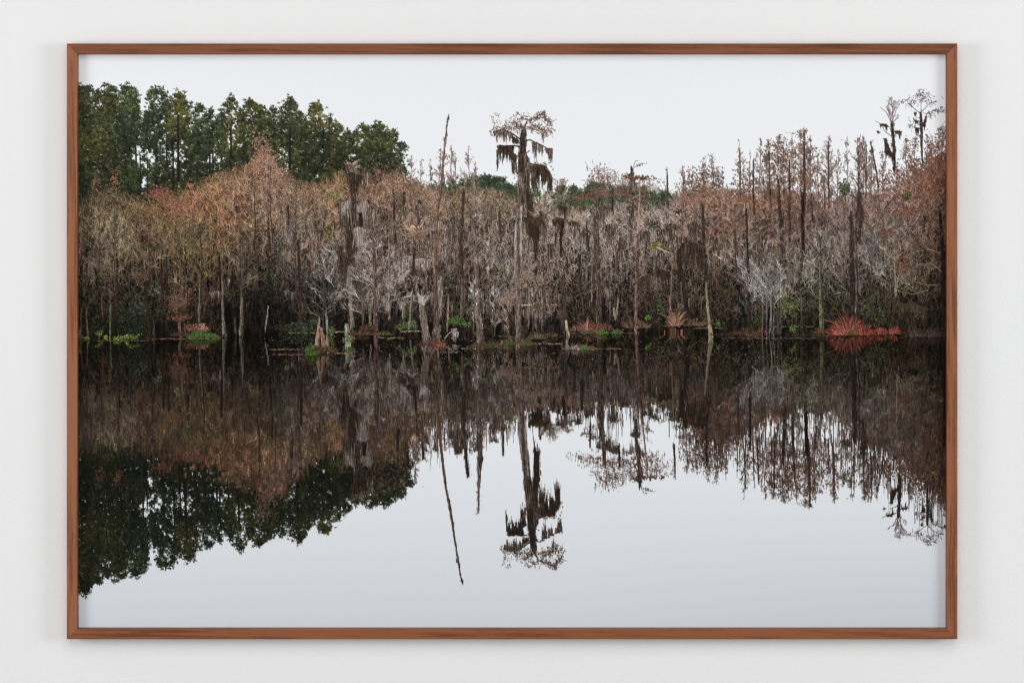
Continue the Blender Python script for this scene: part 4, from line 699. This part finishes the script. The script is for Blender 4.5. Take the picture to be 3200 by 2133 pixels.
    jig=(noise(CH,CW,7,5)*5+noise(CH,CW,16,12)*4)*np.interp(yy[:,:1],[1052,1080,1250,1500,1900],[.2,.6,1.3,.7,.5])
    src=np.clip(rows+jig*SS,int((1046-PY0)*SS),CH-1).astype(int); R2=R[src,np.arange(CW)[None]]
    b1=blur(R2,int(4*SS),0); b2=blur(R2,int(9*SS),0); wv=np.clip(np.interp(yy[:,:1],[1052,1090,1200,1350,1600,1900],[.0,.12,.38,.4,.2,.1]),0,1)[...,None]*(.8+.4*noise(CH,CW,60,20)[...,None])
    wv=np.clip(wv,0,1)
    R3=R2*(1-wv)+(b1*.6+b2*.4)*wv
    # contrast: dark water deepens the mid tones
    edge=((shore(xx[0])[None]+noise(CH,CW,18,2000)*4+noise(CH,CW,4,2000)*2.5-PY0)*SS).astype(int)
    wm=rows>=edge; img[wm]=R3[wm]
    # lines of floating leaves
    for x0,x1,y,c in [(840,930,1091,[132,116,84]),(850,905,1107,[150,112,92]),(1040,1104,1103,[148,122,96]),(905,990,1107,[140,100,82]),(1040,1080,1036,[170,150,116]),(1250,1310,1034,[190,184,140]),(1150,1200,1043,[140,120,92]),(1170,1260,1055,[140,124,96]),(1680,1752,1073,[170,148,118]),(1755,1935,1089,[122,108,92]),
                      (1900,1990,1040,[116,94,78]),(2070,2120,1018,[140,100,84]),(2160,2252,1024,[112,100,84]),(2250,2540,1056,[92,84,74]),(2540,2600,1048,[120,104,76]),(300,460,1064,[110,80,64]),(455,690,1058,[138,106,86]),(1440,1480,1088,[160,160,160]),(1370,1430,1100,[120,120,116]),(1550,1600,1050,[120,100,80]),(2400,2540,1020,[110,100,84]),(2725,2760,1044,[110,100,98]),(1780,1850,1040,[120,104,80]),(900,1000,1040,[120,110,70])]:
        n=int((x1-x0)*.55); x=U(x0,x1,n); s_,_=poly(x,y+N(0,.9,n),N(0,.05,n),U(2,9,n),0,1.5,1,A(c)*U(.5,1.1,(n,1)),1); raster(img,s_)
    for S, yb, yr, s, refl, k, dk in items: raster(img, S)
    # sparkle of leaf bits on the near water
    n=700; x=U(800,2500,n); y=U(1050,1130,n); s_,_=poly(x,y,0,U(1,4,n),0,1.2,1,A([130,116,100])*U(.6,1.2,(n,1)),1); raster(img,s_)
    # the negative's contrast and colour in the darker tones
    lum=img.mean(-1,keepdims=True); k_=np.clip((185-lum)/60,0,1)
    o_=lum+(img-lum)*1.02; o_=(o_-78)*1.10+79; img=img*(1-k_)+o_*k_
    # film grain and the lens: reduce to the sheet's own grain
    H2,W2=int(PH/1.7),int(PW/1.7)
    ys=(np.arange(H2+1)*CH/H2).astype(int).clip(0,CH); xs=(np.arange(W2+1)*CW/W2).astype(int).clip(0,CW)
    cs=np.zeros((CH+1,CW+1,3)); cs[1:,1:]=np.cumsum(np.cumsum(img,0,dtype=np.float64),1)
    out=(cs[ys[1:]][:,xs[1:]]-cs[ys[:-1]][:,xs[1:]]-cs[ys[1:]][:,xs[:-1]]+cs[ys[:-1]][:,xs[:-1]])/((ys[1:]-ys[:-1])[:,None,None]*(xs[1:]-xs[:-1])[None,:,None])
    out=out+N(0,1.1,out.shape[:2])[...,None]
    return np.clip(out,0,255).astype(np.float32)

def make_print():
    pic = paint_print()                                  # rows from the top, display values 0..255
    H, W_ = pic.shape[:2]
    s = (DIST+(PRINT_Y-FACE_Y))/DIST
    xs = (PX0+(np.arange(W_)+.5)*PW/W_-1600)*MM*s
    zs = ZC+(1066.5-EYE_V)*MM-(PY0+(np.arange(H)+.5)*PH/H-EYE_V)*MM*s
    # the sheet is cut to sit inside the rails
    xl, xr = (u0-1600)*MM+.0005, (u1-1600)*MM-.0005
    zt, zb = ZC+(1066.5-v0)*MM-.0005, ZC+(1066.5-v1)*MM+.0005
    ci = np.where((xs > xl) & (xs < xr))[0]; ri = np.where((zs < zt) & (zs > zb))[0]
    pic = pic[ri][:, ci]; xs = xs[ci]; zs = zs[ri]; xs[0], xs[-1], zs[0], zs[-1] = xl, xr, zt, zb
    H, W_ = pic.shape[:2]
    X, Z = np.meshgrid(xs, zs)
    co = np.stack([X-frame.location.x, np.full_like(X, PRINT_Y)-frame.location.y, Z-frame.location.z], -1).reshape(-1, 3).astype(np.float32)
    i = np.arange(H*W_).reshape(H, W_)
    q = np.stack([i[:-1, :-1], i[1:, :-1], i[1:, 1:], i[:-1, 1:]], -1).reshape(-1, 4).astype(np.int32)
    me = bpy.data.meshes.new('print'); me.vertices.add(len(co)); me.vertices.foreach_set('co', co.ravel())
    me.loops.add(q.size); me.loops.foreach_set('vertex_index', q.ravel())
    me.polygons.add(len(q)); me.polygons.foreach_set('loop_start', np.arange(0, q.size, 4, dtype=np.int32))
    me.update(calc_edges=True)
    at = me.color_attributes.new('ink', 'BYTE_COLOR', 'POINT')
    c = np.ones((H*W_, 4), np.float32); c[:, :3] = pic.reshape(-1, 3)/255
    at.data.foreach_set('color_srgb', c.ravel())
    m, n, l, p = nodes('inkjet_sheet')
    a = n.new('ShaderNodeAttribute'); a.attribute_name = 'ink'
    g = n.new('ShaderNodeVectorMath'); g.operation = 'SCALE'; g.inputs['Scale'].default_value = INK
    l.new(a.outputs['Color'], g.inputs[0]); l.new(g.outputs[0], p.inputs['Base Color'])
    p.inputs['Roughness'].default_value = .6; p.inputs['Specular IOR Level'].default_value = .06
    o = link('print', me, m, frame)
    o['label'] = 'matte colour photograph of mossy cypress and pines mirrored in dark swamp water'
INK = 1.0
make_print()
